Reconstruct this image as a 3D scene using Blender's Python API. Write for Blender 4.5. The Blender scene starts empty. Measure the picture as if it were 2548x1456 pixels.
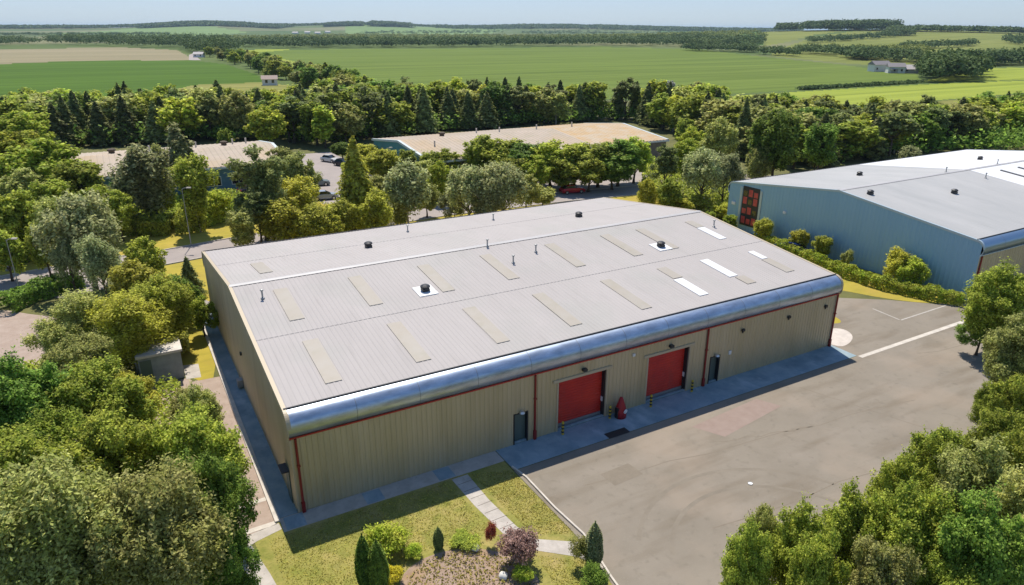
import bpy, bmesh, math, random
import numpy as np
from mathutils import Vector, Matrix
R_ = math.radians
SC = bpy.context.scene
COL = SC.collection
random.seed(7)

# ---------------------------------------------------------------- camera, world, sun, exposure
CX, CY = 1273.5, 728.0                      # survey frame: 2547 x 1456
CAM = np.array([-5.7312, -35.146, 26.3432]); YAW, PIT, ROL, FPX = 1.0540, 0.3618, 0.0026, 1736.0
FW = np.array([math.cos(YAW)*math.cos(PIT), math.sin(YAW)*math.cos(PIT), -math.sin(PIT)])
RT = np.array([math.sin(YAW), -math.cos(YAW), 0.0]); UP = np.cross(RT, FW)
RT, UP = math.cos(ROL)*RT+math.sin(ROL)*UP, -math.sin(ROL)*RT+math.cos(ROL)*UP
def G(x, y, z=0.0):
    d = FW+(x-CX)/FPX*RT-(y-CY)/FPX*UP
    return CAM+d*(z-CAM[2])/d[2]
def PR(P):
    d = np.asarray(P, float)-CAM; w = d@FW
    return CX+FPX*(d@RT)/w, CY-FPX*(d@UP)/w
cam = bpy.data.cameras.new('camera'); co = bpy.data.objects.new('camera', cam); COL.objects.link(co)
cam.sensor_width = 36.0; cam.lens = 36.0*FPX/2547.0; cam.clip_start = 0.5; cam.clip_end = 40000
M4 = Matrix((RT, UP, -FW)).transposed().to_4x4(); M4.translation = Vector(CAM); co.matrix_world = M4
SC.camera = co
SUN = Vector((0.16, 0.53, 1.0)).normalized()
w = bpy.data.worlds.new('World'); SC.world = w; w.use_nodes = True
nt = w.node_tree; sky = nt.nodes.new('ShaderNodeTexSky'); sky.sky_type = 'NISHITA'; sky.sun_disc = False
sky.sun_elevation = math.asin(SUN.z); sky.sun_rotation = math.atan2(SUN.x, SUN.y)
sky.air_density = 1.0; sky.dust_density = 0.15; sky.ozone_density = 3.0; sky.altitude = 100
bg = nt.nodes['Background']; tint = nt.nodes.new('ShaderNodeMixRGB'); tint.blend_type = 'MULTIPLY'; tint.inputs[0].default_value = 1; tint.inputs[2].default_value = (0.84, 0.95, 1.12, 1)
nt.links.new(sky.outputs[0], tint.inputs[1])
SKYK = (6.6, 8.0, 11.2)                       # soft shoulder so the horizon does not burn out
v1 = nt.nodes.new('ShaderNodeVectorMath'); v1.operation = 'MULTIPLY'; v1.inputs[1].default_value = SKYK
v2 = nt.nodes.new('ShaderNodeVectorMath'); v2.operation = 'ADD'; v2.inputs[1].default_value = SKYK
v3 = nt.nodes.new('ShaderNodeVectorMath'); v3.operation = 'DIVIDE'
nt.links.new(tint.outputs[0], v1.inputs[0]); nt.links.new(tint.outputs[0], v2.inputs[0]); nt.links.new(v1.outputs[0], v3.inputs[0]); nt.links.new(v2.outputs[0], v3.inputs[1])
nt.links.new(v3.outputs[0], bg.inputs[0]); bg.inputs[1].default_value = 0.15
sl = bpy.data.lights.new('sun', 'SUN'); sl.energy = 4.6; sl.angle = R_(0.55); sl.color = (1.0, 0.93, 0.83)
so = bpy.data.objects.new('sun', sl); COL.objects.link(so); so.rotation_euler = (-SUN).to_track_quat('-Z', 'Y').to_euler()
SC.view_settings.view_transform = 'Standard'; SC.view_settings.look = 'None'; SC.view_settings.exposure = 0.25
SC.view_settings.gamma = 1.0
SC.render.engine = 'CYCLES'

# ---------------------------------------------------------------- materials
def mat(name, col, rough=0.8, metal=0.0, spec=0.5, vary=0.0, scale=3.0, col2=None, bump=0.0, bscale=20.0, stretch=None, trans=0.0, objvar=0.0, layers=None, leaf=False):
    m = bpy.data.materials.new(name); m.use_nodes = True; N = m.node_tree.nodes; L = m.node_tree.links
    b = N['Principled BSDF']; b.inputs['Roughness'].default_value = rough; b.inputs['Metallic'].default_value = metal
    b.inputs['Specular IOR Level'].default_value = spec
    c = (*col, 1)
    tc = N.new('ShaderNodeTexCoord'); mp = N.new('ShaderNodeMapping'); L.new(tc.outputs['Object'], mp.inputs[0])
    if stretch: mp.inputs['Scale'].default_value = stretch[:3]
    if stretch and len(stretch) > 3: mp.inputs['Rotation'].default_value = (0, 0, stretch[3])
    out = None
    if col2 is not None or vary:
        nz = N.new('ShaderNodeTexNoise'); nz.inputs['Scale'].default_value = scale; nz.inputs['Detail'].default_value = 6
        nz.inputs['Roughness'].default_value = 0.65
        L.new(mp.outputs[0], nz.inputs[0])
        rp = N.new('ShaderNodeValToRGB'); rp.color_ramp.elements[0].position = 0.32; rp.color_ramp.elements[1].position = 0.68
        c2 = col2 if col2 is not None else tuple(min(1, x*(1+vary)) for x in col)
        c1 = col if col2 is not None else tuple(x*(1-vary) for x in col)
        rp.color_ramp.elements[0].color = (*c1, 1); rp.color_ramp.elements[1].color = (*c2, 1)
        L.new(nz.outputs['Fac'], rp.inputs[0]); out = rp.outputs[0]
    for (lc, lscale, lo, hi, amt, lst) in (layers or []):
        mp2 = N.new('ShaderNodeMapping'); L.new(tc.outputs['Object'], mp2.inputs[0])
        if lst: mp2.inputs['Scale'].default_value = lst[:3]
        if lst and len(lst) > 3: mp2.inputs['Rotation'].default_value = (0, 0, lst[3])
        n2 = N.new('ShaderNodeTexNoise'); n2.inputs['Scale'].default_value = lscale; n2.inputs['Detail'].default_value = 5
        L.new(mp2.outputs[0], n2.inputs[0])
        mr = N.new('ShaderNodeMapRange'); mr.inputs[1].default_value = lo; mr.inputs[2].default_value = hi; mr.inputs[4].default_value = amt
        L.new(n2.outputs['Fac'], mr.inputs[0])
        mx = N.new('ShaderNodeMixRGB'); L.new(mr.outputs[0], mx.inputs[0])
        if out is None: mx.inputs[1].default_value = c
        else: L.new(out, mx.inputs[1])
        mx.inputs[2].default_value = (*lc, 1); out = mx.outputs[0]
    if objvar:
        oi = N.new('ShaderNodeObjectInfo'); hs = N.new('ShaderNodeHueSaturation')
        m1 = N.new('ShaderNodeMapRange'); m1.inputs[3].default_value = 0.5-0.035*objvar; m1.inputs[4].default_value = 0.5+0.010*objvar
        m2 = N.new('ShaderNodeMath'); m2.operation = 'MULTIPLY_ADD'; m2.inputs[1].default_value = 7.31; m2.inputs[2].default_value = 0
        m3 = N.new('ShaderNodeMath'); m3.operation = 'FRACT'
        m4 = N.new('ShaderNodeMapRange'); m4.inputs[3].default_value = 1-0.45*objvar; m4.inputs[4].default_value = 1+0.45*objvar
        L.new(oi.outputs['Random'], m1.inputs[0]); L.new(m1.outputs[0], hs.inputs['Hue'])
        L.new(oi.outputs['Random'], m2.inputs[0]); L.new(m2.outputs[0], m3.inputs[0]); L.new(m3.outputs[0], m4.inputs[0]); L.new(m4.outputs[0], hs.inputs['Value'])
        if out is None: hs.inputs['Color'].default_value = c
        else: L.new(out, hs.inputs['Color'])
        out = hs.outputs[0]
    if leaf:
        at = N.new('ShaderNodeAttribute'); at.attribute_name = 'leaf_tone'; vm = N.new('ShaderNodeVectorMath'); vm.operation = 'SCALE'
        L.new(out, vm.inputs[0]); L.new(at.outputs['Fac'], vm.inputs['Scale']); out = vm.outputs[0]
    if out is not None: L.new(out, b.inputs['Base Color'])
    else: b.inputs['Base Color'].default_value = c
    if bump:
        nb = N.new('ShaderNodeTexNoise'); nb.inputs['Scale'].default_value = bscale; nb.inputs['Detail'].default_value = 4
        L.new(mp.outputs[0], nb.inputs[0]); bp = N.new('ShaderNodeBump'); bp.inputs['Strength'].default_value = bump; bp.inputs['Distance'].default_value = 0.05
        L.new(nb.outputs['Fac'], bp.inputs['Height']); L.new(bp.outputs[0], b.inputs['Normal'])
    if trans:
        tr = N.new('ShaderNodeBsdfTranslucent'); ms = N.new('ShaderNodeMixShader'); ms.inputs[0].default_value = trans
        if out is not None: L.new(out, tr.inputs[0])
        else: tr.inputs[0].default_value = c
        L.new(b.outputs[0], ms.inputs[1]); L.new(tr.outputs[0], ms.inputs[2])
        L.new(ms.outputs[0], N['Material Output'].inputs['Surface'])
    return m
def leafmat(name, a, b, ov=0.5):
    f = 3.3; return mat(name, tuple(x*f*.8 for x in a), rough=0.6, spec=0.12, col2=tuple(min(.6, x*f) for x in b), scale=1.3, trans=0.48, objvar=ov, leaf=True)
LF = dict(
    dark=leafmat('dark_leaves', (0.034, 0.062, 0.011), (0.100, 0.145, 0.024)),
    mid=leafmat('mid_leaves', (0.062, 0.096, 0.011), (0.170, 0.212, 0.030)),
    lime=leafmat('lime_leaves', (0.110, 0.170, 0.014), (0.240, 0.300, 0.030)),
    olive=leafmat('olive_leaves', (0.105, 0.125, 0.024), (0.240, 0.250, 0.066)),
    yellow=leafmat('yellow_leaves', (0.150, 0.165, 0.014), (0.330, 0.320, 0.034)),
    grey=leafmat('grey_green_leaves', (0.080, 0.105, 0.036), (0.190, 0.215, 0.090)),
    conifer=leafmat('conifer_needles', (0.034, 0.047, 0.017), (0.095, 0.105, 0.032)),
    pine=leafmat('pine_needles', (0.050, 0.070, 0.022), (0.120, 0.135, 0.045)),
    purple=leafmat('purple_leaves', (0.060, 0.036, 0.030), (0.200, 0.130, 0.100)),
    red=leafmat('red_leaves', (0.110, 0.020, 0.018), (0.200, 0.060, 0.040)),
    white=leafmat('white_blossom', (0.17, 0.17, 0.14), (0.20, 0.20, 0.18), .1),
    straw=leafmat('straw_grass', (0.110, 0.105, 0.020), (0.165, 0.150, 0.038)),
    gold=leafmat('gold_leaves', (0.340, 0.300, 0.015), (0.520, 0.440, 0.030)))
BARK = mat('bark', (0.10, 0.075, 0.05), 0.9, vary=0.35, scale=6, bump=0.4)
BIRCH = mat('pale_bark', (0.42, 0.38, 0.32), 0.85, vary=0.3, scale=5)

ROOFM = mat('pale_grey_sheet', (0.415, 0.384, 0.360), 0.6, spec=0.10, col2=(0.452, 0.418, 0.392), scale=0.5, stretch=(0.5, 0.16, 1),
            layers=[((0.375, 0.375, 0.335), 0.22, 0.5, 0.75, 0.5, None), ((0.355, 0.33, 0.305), 2.2, 0.54, 0.85, 0.6, (1.2, 0.07, 1))])
ROOF2 = mat('grey_sheet', (0.36, 0.36, 0.345), 0.5, spec=0.3, col2=(0.45, 0.44, 0.42), scale=0.3, stretch=(0.6, 0.15, 1), layers=[((0.28, 0.28, 0.26), 1.6, 0.58, 0.8, 0.45, (1, 0.08, 1))])
ROOFW = mat('white_sheet', (0.74, 0.74, 0.73), 0.35, spec=0.5, col2=(0.85, 0.84, 0.82), scale=0.3, stretch=(0.5, 0.2, 1))
TANROOF = mat('tan_fibre_sheet', (0.40, 0.335, 0.25), 0.9, col2=(0.48, 0.395, 0.315), scale=0.25, layers=[((0.33, 0.31, 0.20), 0.7, 0.55, 0.8, 0.6, (0.4, 1, 1)), ((0.50, 0.33, 0.15), 0.1, 0.52, 0.7, 0.4, None), ((0.3, 0.26, 0.2), 4, 0.62, 0.8, 0.5, (0.3, 1.5, 1))])
RUSTROOF = mat('orange_lichen_sheet', (0.50, 0.32, 0.14), 0.9, col2=(0.50, 0.42, 0.31), scale=0.3, layers=[((0.35, 0.25, 0.12), 0.8, 0.55, 0.8, 0.6, (0.4, 1, 1))])
ROOFLT = mat('tan_rooflight', (0.395, 0.350, 0.285), 0.5, spec=0.2, col2=(0.410, 0.375, 0.320), scale=0.6, layers=[((0.34, 0.315, 0.235), 0.9, 0.5, 0.75, 0.5, None)])
WHITELT = mat('white_rooflight', (0.80, 0.79, 0.76), 0.3)
WALLM = mat('beige_cladding', (0.49, 0.40, 0.23), 0.42, metal=0.2, spec=0.4, col2=(0.56, 0.47, 0.31), scale=0.4, stretch=(1, 1, 0.15), layers=[((0.34, 0.28, 0.16), 0.9, 0.52, 0.78, 0.45, (1, 1, .2)), ((0.30, 0.25, 0.16), 5, 0.60, 0.8, 0.35, (1, 1, .06))])
GABM = mat('cream_cladding', (0.58, 0.48, 0.34), 0.5, metal=0.1, spec=0.5, col2=(0.50, 0.41, 0.27), scale=0.7, stretch=(1, 1, 0.12), layers=[((0.26, 0.20, 0.12), 0.5, 0.55, 0.8, 0.4, (1, 1, 0.2))])
BLUEWALL = mat('blue_grey_cladding', (0.25, 0.44, 0.58), 0.5, metal=0.1, spec=0.4, col2=(0.28, 0.47, 0.60), scale=0.4, stretch=(1, 1, 0.15))
EAVEM = mat('sky_tinted_silver_metal', (0.44, 0.51, 0.60), 0.36, metal=0.8, vary=0.22, scale=1.6, stretch=(0.5, 1.5, 1.5))  # blue of the reflected sky mixed into the silver base colour
TRIMB = mat('pale_blue_trim', (0.44, 0.54, 0.58), 0.4, metal=0.2)
REDM = mat('red_flashing', (0.42, 0.022, 0.020), 0.4)
REDP = mat('red_pipe', (0.24, 0.014, 0.012), 0.4)
SHUT = mat('red_shutter', (0.66, 0.032, 0.012), 0.45, col2=(0.48, 0.016, 0.012), scale=0.6, layers=[((0.30, 0.04, 0.03), 1.4, 0.55, 0.8, 0.5, (1, 1, .3))])
GREYM = mat('grey_metal', (0.30, 0.31, 0.31), 0.5, metal=0.3)
DARKM = mat('dark_metal', (0.02, 0.021, 0.024), 0.5)
WHITEM = mat('white_paint', (0.75, 0.75, 0.73), 0.5)
GREEND = mat('grey_green_door', (0.10, 0.14, 0.125), 0.45)
GLASS = mat('dark_glass', (0.012, 0.016, 0.02), 0.08, spec=0.8)
CREAMT = mat('cream_trim', (0.50, 0.41, 0.27), 0.5)
SILVER = mat('silver_metal', (0.6, 0.6, 0.6), 0.3, metal=0.8)
YELM = mat('yellow_paint', (0.55, 0.40, 0.03), 0.5)
CONC = mat('shade_tinted_concrete', (0.20, 0.29, 0.33), 0.9, col2=(0.31, 0.38, 0.41), scale=0.8, bump=0.1, layers=[((0.13, 0.20, 0.23), 0.5, 0.50, 0.72, 0.7, None), ((0.46, 0.52, 0.56), 0.9, 0.55, 0.75, 0.7, (1, .5, 1)), ((0.10, 0.12, 0.13), 4, 0.64, 0.8, 0.6, None)])  # blue cast of the eave shade mixed into base and stain colours
SLAB = mat('paving_slabs', (0.38, 0.345, 0.30), 0.9, col2=(0.52, 0.475, 0.42), scale=1.2, layers=[((0.25, 0.23, 0.18), 3, 0.58, 0.8, 0.6, None)])
KERBM = mat('pale_kerb', (0.55, 0.50, 0.43), 0.85, vary=0.15, scale=2)
ASPH = mat('weathered_asphalt', (0.208, 0.178, 0.136), 0.88, col2=(0.252, 0.217, 0.169), scale=0.22, bump=0.12, bscale=30,
           layers=[((0.175, 0.142, 0.10), 0.7, 0.50, 0.68, 0.7, (0.2, 1.1, 1, 0.45)), ((0.30, 0.26, 0.212), 0.35, 0.56, 0.78, 0.6, (0.4, 1, 1, 0.5)), ((0.15, 0.13, 0.095), 1.8, 0.57, 0.76, 0.6, None), ((0.33, 0.265, 0.20), 0.12, 0.52, 0.66, 0.5, None), ((0.34, 0.30, 0.26), 9, 0.60, 0.8, 0.35, None)])
ROADM = mat('pinkish_road', (0.30, 0.26, 0.235), 0.88, col2=(0.36, 0.31, 0.28), scale=0.3, layers=[((0.24, 0.21, 0.19), 1.2, 0.55, 0.75, 0.5, (0.3, 1, 1))])
PATCHM = mat('reddish_patch', (0.26, 0.19, 0.155), 0.88, col2=(0.30, 0.23, 0.19), scale=1.2)
PATCH2 = mat('darker_patch', (0.185, 0.155, 0.115), 0.88, col2=(0.225, 0.188, 0.140), scale=1.5)
TARM = mat('pinkish_tarmac', (0.33, 0.245, 0.19), 0.9, col2=(0.40, 0.315, 0.255), scale=1.1, layers=[((0.24, 0.19, 0.14), 3, 0.55, 0.8, 0.6, None)])
LAWN = mat('dry_lawn', (0.235, 0.24, 0.038), 0.95, col2=(0.37, 0.30, 0.095), scale=0.45, bump=0.5, bscale=9,
           layers=[((0.17, 0.19, 0.025), 1.1, 0.46, 0.70, 0.85, None), ((0.40, 0.29, 0.13), 0.35, 0.56, 0.72, 0.6, None), ((0.13, 0.13, 0.025), 7, 0.50, 0.75, 0.65, None)])
LAWNY = mat('yellow_lawn', (0.33, 0.27, 0.025), 0.95, col2=(0.43, 0.34, 0.04), scale=0.25, bump=0.3, bscale=6,
            layers=[((0.24, 0.22, 0.02), 0.8, 0.5, 0.75, 0.6, (0.4, 1.3, 1)), ((0.40, 0.27, 0.06), 0.2, 0.5, 0.75, 0.5, None), ((0.18, 0.17, 0.02), 5, 0.6, 0.8, 0.5, None)])
MULCH = mat('brown_mulch', (0.27, 0.185, 0.13), 0.95, col2=(0.40, 0.30, 0.23), scale=2.5, bump=0.6, layers=[((0.17, 0.12, 0.07), 5, 0.55, 0.75, 0.7, None), ((0.35, 0.22, 0.08), 0.8, 0.5, 0.7, 0.5, None)])
EARTH = mat('rough_ground', (0.085, 0.095, 0.022), 0.95, col2=(0.17, 0.16, 0.045), scale=0.15, layers=[((0.06, 0.07, 0.02), 0.6, 0.5, 0.7, 0.7, None)])
def fieldmat(n, a, b, st, extra=None):
    ang = st[1]
    ls = [(tuple(x*0.80 for x in a), 0.022, 0.50, 0.66, 0.6, (0.25, 1.6, 1, ang)), (tuple(x*.72 for x in a), 0.045, 0.50, 0.60, 0.55, (0.05, 2.2, 1, ang)), (tuple(x*1.2 for x in b), 0.11, 0.54, 0.62, 0.5, (0.04, 2.2, 1, ang)), (tuple(x*1.22 for x in b), 0.05, 0.56, 0.72, 0.5, (0.08, 2.0, 1, ang))]
    return mat(n, a, 0.95, spec=0.1, col2=b, scale=st[0], stretch=(0.25, 1.2, 1, ang), layers=ls+(extra or []))
F_DARK = fieldmat('dark_green_crop', (0.060, 0.120, 0.010), (0.085, 0.155, 0.016), (0.012, 0.45))
F_TAN = fieldmat('tan_stubble', (0.24, 0.215, 0.12), (0.30, 0.255, 0.155), (0.008, 0.45))
F_MID = fieldmat('mid_green_crop', (0.112, 0.165, 0.026), (0.145, 0.195, 0.036), (0.010, 0.65))
F_BRIGHT = fieldmat('bright_pasture', (0.235, 0.290, 0.040), (0.29, 0.33, 0.05), (0.010, 0.5))
F_ROUGH = fieldmat('rough_grass', (0.20, 0.21, 0.05), (0.27, 0.25, 0.08), (0.03, 0.4))
F_PALE = fieldmat('pale_far_field', (0.15, 0.23, 0.07), (0.19, 0.27, 0.09), (0.004, 0.5))
F_GREEN = fieldmat('far_green_field', (0.075, 0.14, 0.03), (0.10, 0.17, 0.04), (0.004, 0.5))
F_OCHRE = fieldmat('ochre_hill_grass', (0.155, 0.185, 0.040), (0.22, 0.235, 0.06), (0.008, 0.5))

# ---------------------------------------------------------------- helpers
def link(o, parent=None):
    COL.objects.link(o)
    if parent is not None: o.parent = parent
    return o
def mesh(name, V, F, m, parent=None, smooth=False):
    me = bpy.data.meshes.new(name); me.from_pydata([tuple(map(float, v)) for v in V], [], F); me.materials.append(m)
    if smooth:
        for p in me.polygons: p.use_smooth = True
    me.update()
    return link(bpy.data.objects.new(name, me), parent)
def tag(o, label=None, cat=None, group=None, kind=None):
    if label: o['label'] = label
    if cat: o['category'] = cat
    if group: o['group'] = group
    if kind: o['kind'] = kind
    return o
def empty(name, loc, rz=0, label=None, cat=None, group=None):
    o = bpy.data.objects.new(name, None); o.location = tuple(map(float, loc)); o.rotation_euler = (0, 0, rz); o.empty_display_size = 0.5
    link(o); return tag(o, label, cat, group)
class MB:
    def __init__(s): s.V = []; s.F = []
    def add(s, V, F):
        n = len(s.V); s.V += [tuple(map(float, v)) for v in V]; s.F += [tuple(i+n for i in f) for f in F]; return s
    def box(s, x0, x1, y0, y1, z0, z1, rz=0.0, c=None):
        V = [(x, y, z) for z in (z0, z1) for (x, y) in ((x0, y0), (x1, y0), (x1, y1), (x0, y1))]
        if rz:
            c = c or ((x0+x1)/2, (y0+y1)/2); k, q = math.cos(rz), math.sin(rz)
            V = [(c[0]+(x-c[0])*k-(y-c[1])*q, c[1]+(x-c[0])*q+(y-c[1])*k, z) for x, y, z in V]
        return s.add(V, [(3, 2, 1, 0), (4, 5, 6, 7), (0, 1, 5, 4), (1, 2, 6, 5), (2, 3, 7, 6), (3, 0, 4, 7)])
    def tube(s, P, rad, n=8, cap=True):
        P = [Vector(p) for p in P]; rad = rad if hasattr(rad, '__len__') else [rad]*len(P)
        V = []; F = []
        for i, p in enumerate(P):
            t = (P[min(i+1, len(P)-1)]-P[max(i-1, 0)]).normalized()
            a = t.orthogonal().normalized() if abs(t.z) < 0.9 else Vector((1, 0, 0)); a = (a-t*a.dot(t)).normalized(); b = t.cross(a)
            for k in range(n):
                q = 2*math.pi*k/n; V.append(p+(a*math.cos(q)+b*math.sin(q))*rad[i])
        for i in range(len(P)-1):
            for k in range(n): F.append((i*n+k, i*n+(k+1) % n, (i+1)*n+(k+1) % n, (i+1)*n+k))
        if cap: F.append(tuple(range(n))[::-1]); F.append(tuple((len(P)-1)*n+k for k in range(n)))
        return s.add(V, F)
    def lathe(s, prof, c=(0, 0, 0), n=12):
        V = []; F = []
        for (r, z) in prof:
            for k in range(n): q = 2*math.pi*k/n; V.append((c[0]+r*math.cos(q), c[1]+r*math.sin(q), c[2]+z))
        for i in range(len(prof)-1):
            for k in range(n): F.append((i*n+k, i*n+(k+1) % n, (i+1)*n+(k+1) % n, (i+1)*n+k))
        return s.add(V, F)
    def build(s, name, m, parent=None, smooth=False): return mesh(name, s.V, s.F, m, parent, smooth)
def inpoly(X, Y, P):
    r = np.zeros(X.shape, bool); n = len(P)
    for i in range(n):
        x0, y0 = P[i]; x1, y1 = P[(i+1) % n]
        if y0 == y1: continue
        c = ((y0 > Y) != (y1 > Y)) & (X < (x1-x0)*(Y-y0)/(y1-y0)+x0); r ^= c
    return r
def sheet(name, P, z, m, label=None, jit=0.0):
    bm = bmesh.new(); vs = [bm.verts.new((float(p[0]), float(p[1]), z)) for p in P]; f = bm.faces.new(vs)
    if f.normal.z < 0: f.normal_flip()
    bm.normal_update()
    if f.normal.z < 0: bmesh.ops.reverse_faces(bm, faces=[f])
    bmesh.ops.triangulate(bm, faces=bm.faces[:])
    me = bpy.data.meshes.new(name); bm.to_mesh(me); bm.free(); me.materials.append(m)
    o = link(bpy.data.objects.new(name, me)); tag(o, label, None, None, 'structure'); return o
def smoothpoly(P, it=2):
    P = [np.array(p[:2], float) for p in P]
    for _ in range(it):
        Q = []
        for i in range(len(P)):
            a, b = P[i], P[(i+1) % len(P)]; Q += [a*.75+b*.25, a*.25+b*.75]
        P = Q
    return P
def strip(P, wd):
    P = [np.array(p[:2], float) for p in P]; L = []; Rr = []
    for i, p in enumerate(P):
        t = P[min(i+1, len(P)-1)]-P[max(i-1, 0)]; t /= np.linalg.norm(t); n = np.array([-t[1], t[0]])
        L.append(p+n*wd/2); Rr.append(p-n*wd/2)
    return L+Rr[::-1]
def kerb(name, P, label, m=None, wd=0.16, h=0.11):
    mb = MB(); n = len(P); Q = strip(P, wd); L = Q[:n]; Rr = Q[n:][::-1]
    V = [(*q, z) for z in (0, h) for q in L+Rr]; F = []
    for i in range(n-1):
        F += [(2*n+i, 2*n+i+1, 3*n+i+1, 3*n+i), (i+1, i, 2*n+i, 2*n+i+1)[::-1], (n+i, n+i+1, 3*n+i+1, 3*n+i)[::-1]]
    F += [(0, n, 3*n, 2*n), (n-1, 2*n-1, 4*n-1, 3*n-1)[::-1]]
    o = mesh(name, V, F, m or KERBM); return tag(o, label, None, None, 'structure')

# ---------------------------------------------------------------- terrain: one polar sheet with far fields cut out of it
def wdir(vx): d = FW+(vx-CX)/FPX*RT; d = d[:2]; return d/np.linalg.norm(d)
HILLS = [(2020, 2100, 18, 330, 420), (2330, 2300, 10, 500, 400), (610, 4600, 30, 260, 500), (960, 4700, 32, 300, 450), (1380, 5000, 24, 500, 500), (250, 5200, 22, 1000, 700), (1150, 5400, 20, 700, 450), (1650, 5400, 19, 900, 450), (2450, 4600, 14, 900, 450), (800, 5200, 18, 500, 450)]
HB = []
for vx, dist, amp, su, sd in HILLS: d = wdir(vx); HB.append((CAM[0]+d[0]*dist, CAM[1]+d[1]*dist, d, amp, su, sd))
def hgt(X, Y):
    X = np.asarray(X, float); Y = np.asarray(Y, float); h = np.zeros(X.shape)
    for bx, by, d, amp, su, sd in HB:
        u = (X-bx)*d[0]+(Y-by)*d[1]; v = -(X-bx)*d[1]+(Y-by)*d[0]; h += amp*np.exp(-(u*u/(2*sd*sd)+v*v/(2*su*su)))
    dd_ = np.hypot(X-CAM[0], Y-CAM[1]); k = np.clip((dd_-450)/500, 0, 1); return h*k*k*(3-2*k)
# far land use, outlined on the flat survey plane
FIELDS = [
 ('crop_field', F_DARK, [(-60, 163), (0, 160), (180, 152), (470, 150), (560, 160), (640, 186), (655, 205), (480, 212), (400, 232), (395, 250), (-60, 262)]),
 ('stubble_field', F_TAN, [(-60, 124), (60, 122), (300, 118), (440, 125), (482, 148), (470, 150), (180, 152), (0, 160), (-60, 163)]),
 ('grass_strip', F_ROUGH, [(480, 212), (655, 205), (740, 216), (760, 250), (395, 250), (400, 232)]),
 ('crop_field', F_MID, [(640, 132), (720, 124), (1120, 121), (1500, 118), (1740, 124), (1900, 142), (2080, 160), (2280, 186), (2290, 203), (2080, 214), (1960, 226), (1780, 236), (1400, 250), (1120, 252), (1060, 230), (940, 206), (880, 184), (760, 160)]),
 ('meadow_edge', F_BRIGHT, [(600, 126), (640, 124), (700, 122), (720, 124), (640, 132), (760, 160), (880, 184), (940, 206), (1060, 230), (1120, 252), (900, 262), (880, 214)]),
 ('pasture', F_BRIGHT, [(1790, 242), (1980, 229), (2280, 211), (2420, 205), (2640, 198), (2640, 226), (2440, 240), (2200, 262), (1900, 264), (1790, 256)]),
 ('pasture', F_BRIGHT, [(2290, 203), (2460, 170), (2640, 166), (2640, 196), (2420, 203)]),
 ('rough_field', F_ROUGH, [(2200, 264), (2440, 242), (2640, 228), (2640, 262), (2200, 276)]),
 ('hill_pasture', F_OCHRE, [(1920, 126), (2010, 108), (2260, 96), (2640, 100), (2640, 150), (2420, 160), (2250, 168), (2080, 156), (1920, 140)]),
 ('hill_pasture', F_OCHRE, [(1960, 84), (2400, 80), (2640, 84), (2640, 98), (2260, 95), (2010, 106), (1900, 118), (1890, 100)]),
 ('far_field', F_GREEN, [(1640, 83), (1880, 80), (1960, 84), (1890, 100), (1900, 118), (1860, 116), (1640, 92)]),
 ('far_field', F_PALE, [(120, 85), (430, 80), (620, 84), (480, 90), (220, 95), (130, 92)]),
 ('far_field', F_PALE, [(860, 74.5), (1230, 77), (1260, 82), (1180, 87), (860, 87)]),
]
FARM = mat('far_farmland', (0.065, 0.11, 0.028), 0.95, spec=0.1, col2=(0.13, 0.165, 0.05), scale=0.002, layers=[((0.22, 0.21, 0.11), 0.0012, 0.5, 0.6, 0.8, (0.6, 1.4, 1, 0.4))])
ang = np.concatenate([np.arange(-180, -44, 4.0), np.arange(-44, 44.01, 0.11), np.arange(48, 180.1, 4.0)])
ys = np.concatenate([np.arange(275, 100, -1.8), np.arange(100, 84, -0.8), np.arange(84, 76.5, -0.4)])
dd = [float(np.linalg.norm(G(1273, y)[:2]-CAM[:2])) for y in ys]+[9000, 12000, 18000, 28000]
dd = np.array([0, 30, 60, 90, 120, 150]+dd)
A = YAW-np.radians(ang)
XX = CAM[0]+np.outer(dd, np.cos(A)); YY = CAM[1]+np.outer(dd, np.sin(A)); ZZ = hgt(XX, YY)
nr, nc = XX.shape
cxx = (XX[:-1, :-1]+XX[1:, 1:])/2; cyy = (YY[:-1, :-1]+YY[1:, 1:])/2
dv = np.stack([cxx-CAM[0], cyy-CAM[1], np.full(cxx.shape, -CAM[2])], -1); ww = dv@FW
ww = np.where(ww < 1, 1e9, ww); vx = CX+FPX*(dv@RT)/ww; vy = CY-FPX*(dv@UP)/ww
cls = np.zeros(cxx.shape, int)
for i, (n, m, P) in enumerate(FIELDS): cls[inpoly(vx, vy, P) & (cls == 0) & (ww < 1e8)] = i+1
farmask = (np.arange(nr-1)[:, None] > 20) & (cls == 0)
cls[farmask] = -1
idx = np.arange(nr*nc).reshape(nr, nc)
VALL = np.stack([XX.ravel(), YY.ravel(), ZZ.ravel()], -1)
def gridmesh(name, sel, m):
    i, j = np.nonzero(sel); q = np.stack([idx[i, j], idx[i+1, j], idx[i+1, j+1], idx[i, j+1]], -1)
    u, inv = np.unique(q.ravel(), return_inverse=True)
    me = bpy.data.meshes.new(name); fastmesh(me, VALL[u], inv.reshape(-1, 4)); me.materials.append(m)
    me.polygons.foreach_set('use_smooth', np.ones(len(q), bool)); me.update()
    o = link(bpy.data.objects.new(name, me)); return tag(o, kind='structure')
def fastmesh(me, V, Q):
    me.vertices.add(len(V)); me.vertices.foreach_set('co', np.asarray(V, np.float32).ravel())
    me.loops.add(Q.size); me.loops.foreach_set('vertex_index', Q.ravel().astype(np.int32))
    me.polygons.add(len(Q)); me.polygons.foreach_set('loop_start', np.arange(0, Q.size, 4, dtype=np.int32))
    me.polygons.foreach_set('loop_total', np.full(len(Q), 4, np.int32)); me.update(calc_edges=True)
gridmesh('ground', cls == 0, EARTH)
gridmesh('distant_farmland', cls == -1, FARM)
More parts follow.
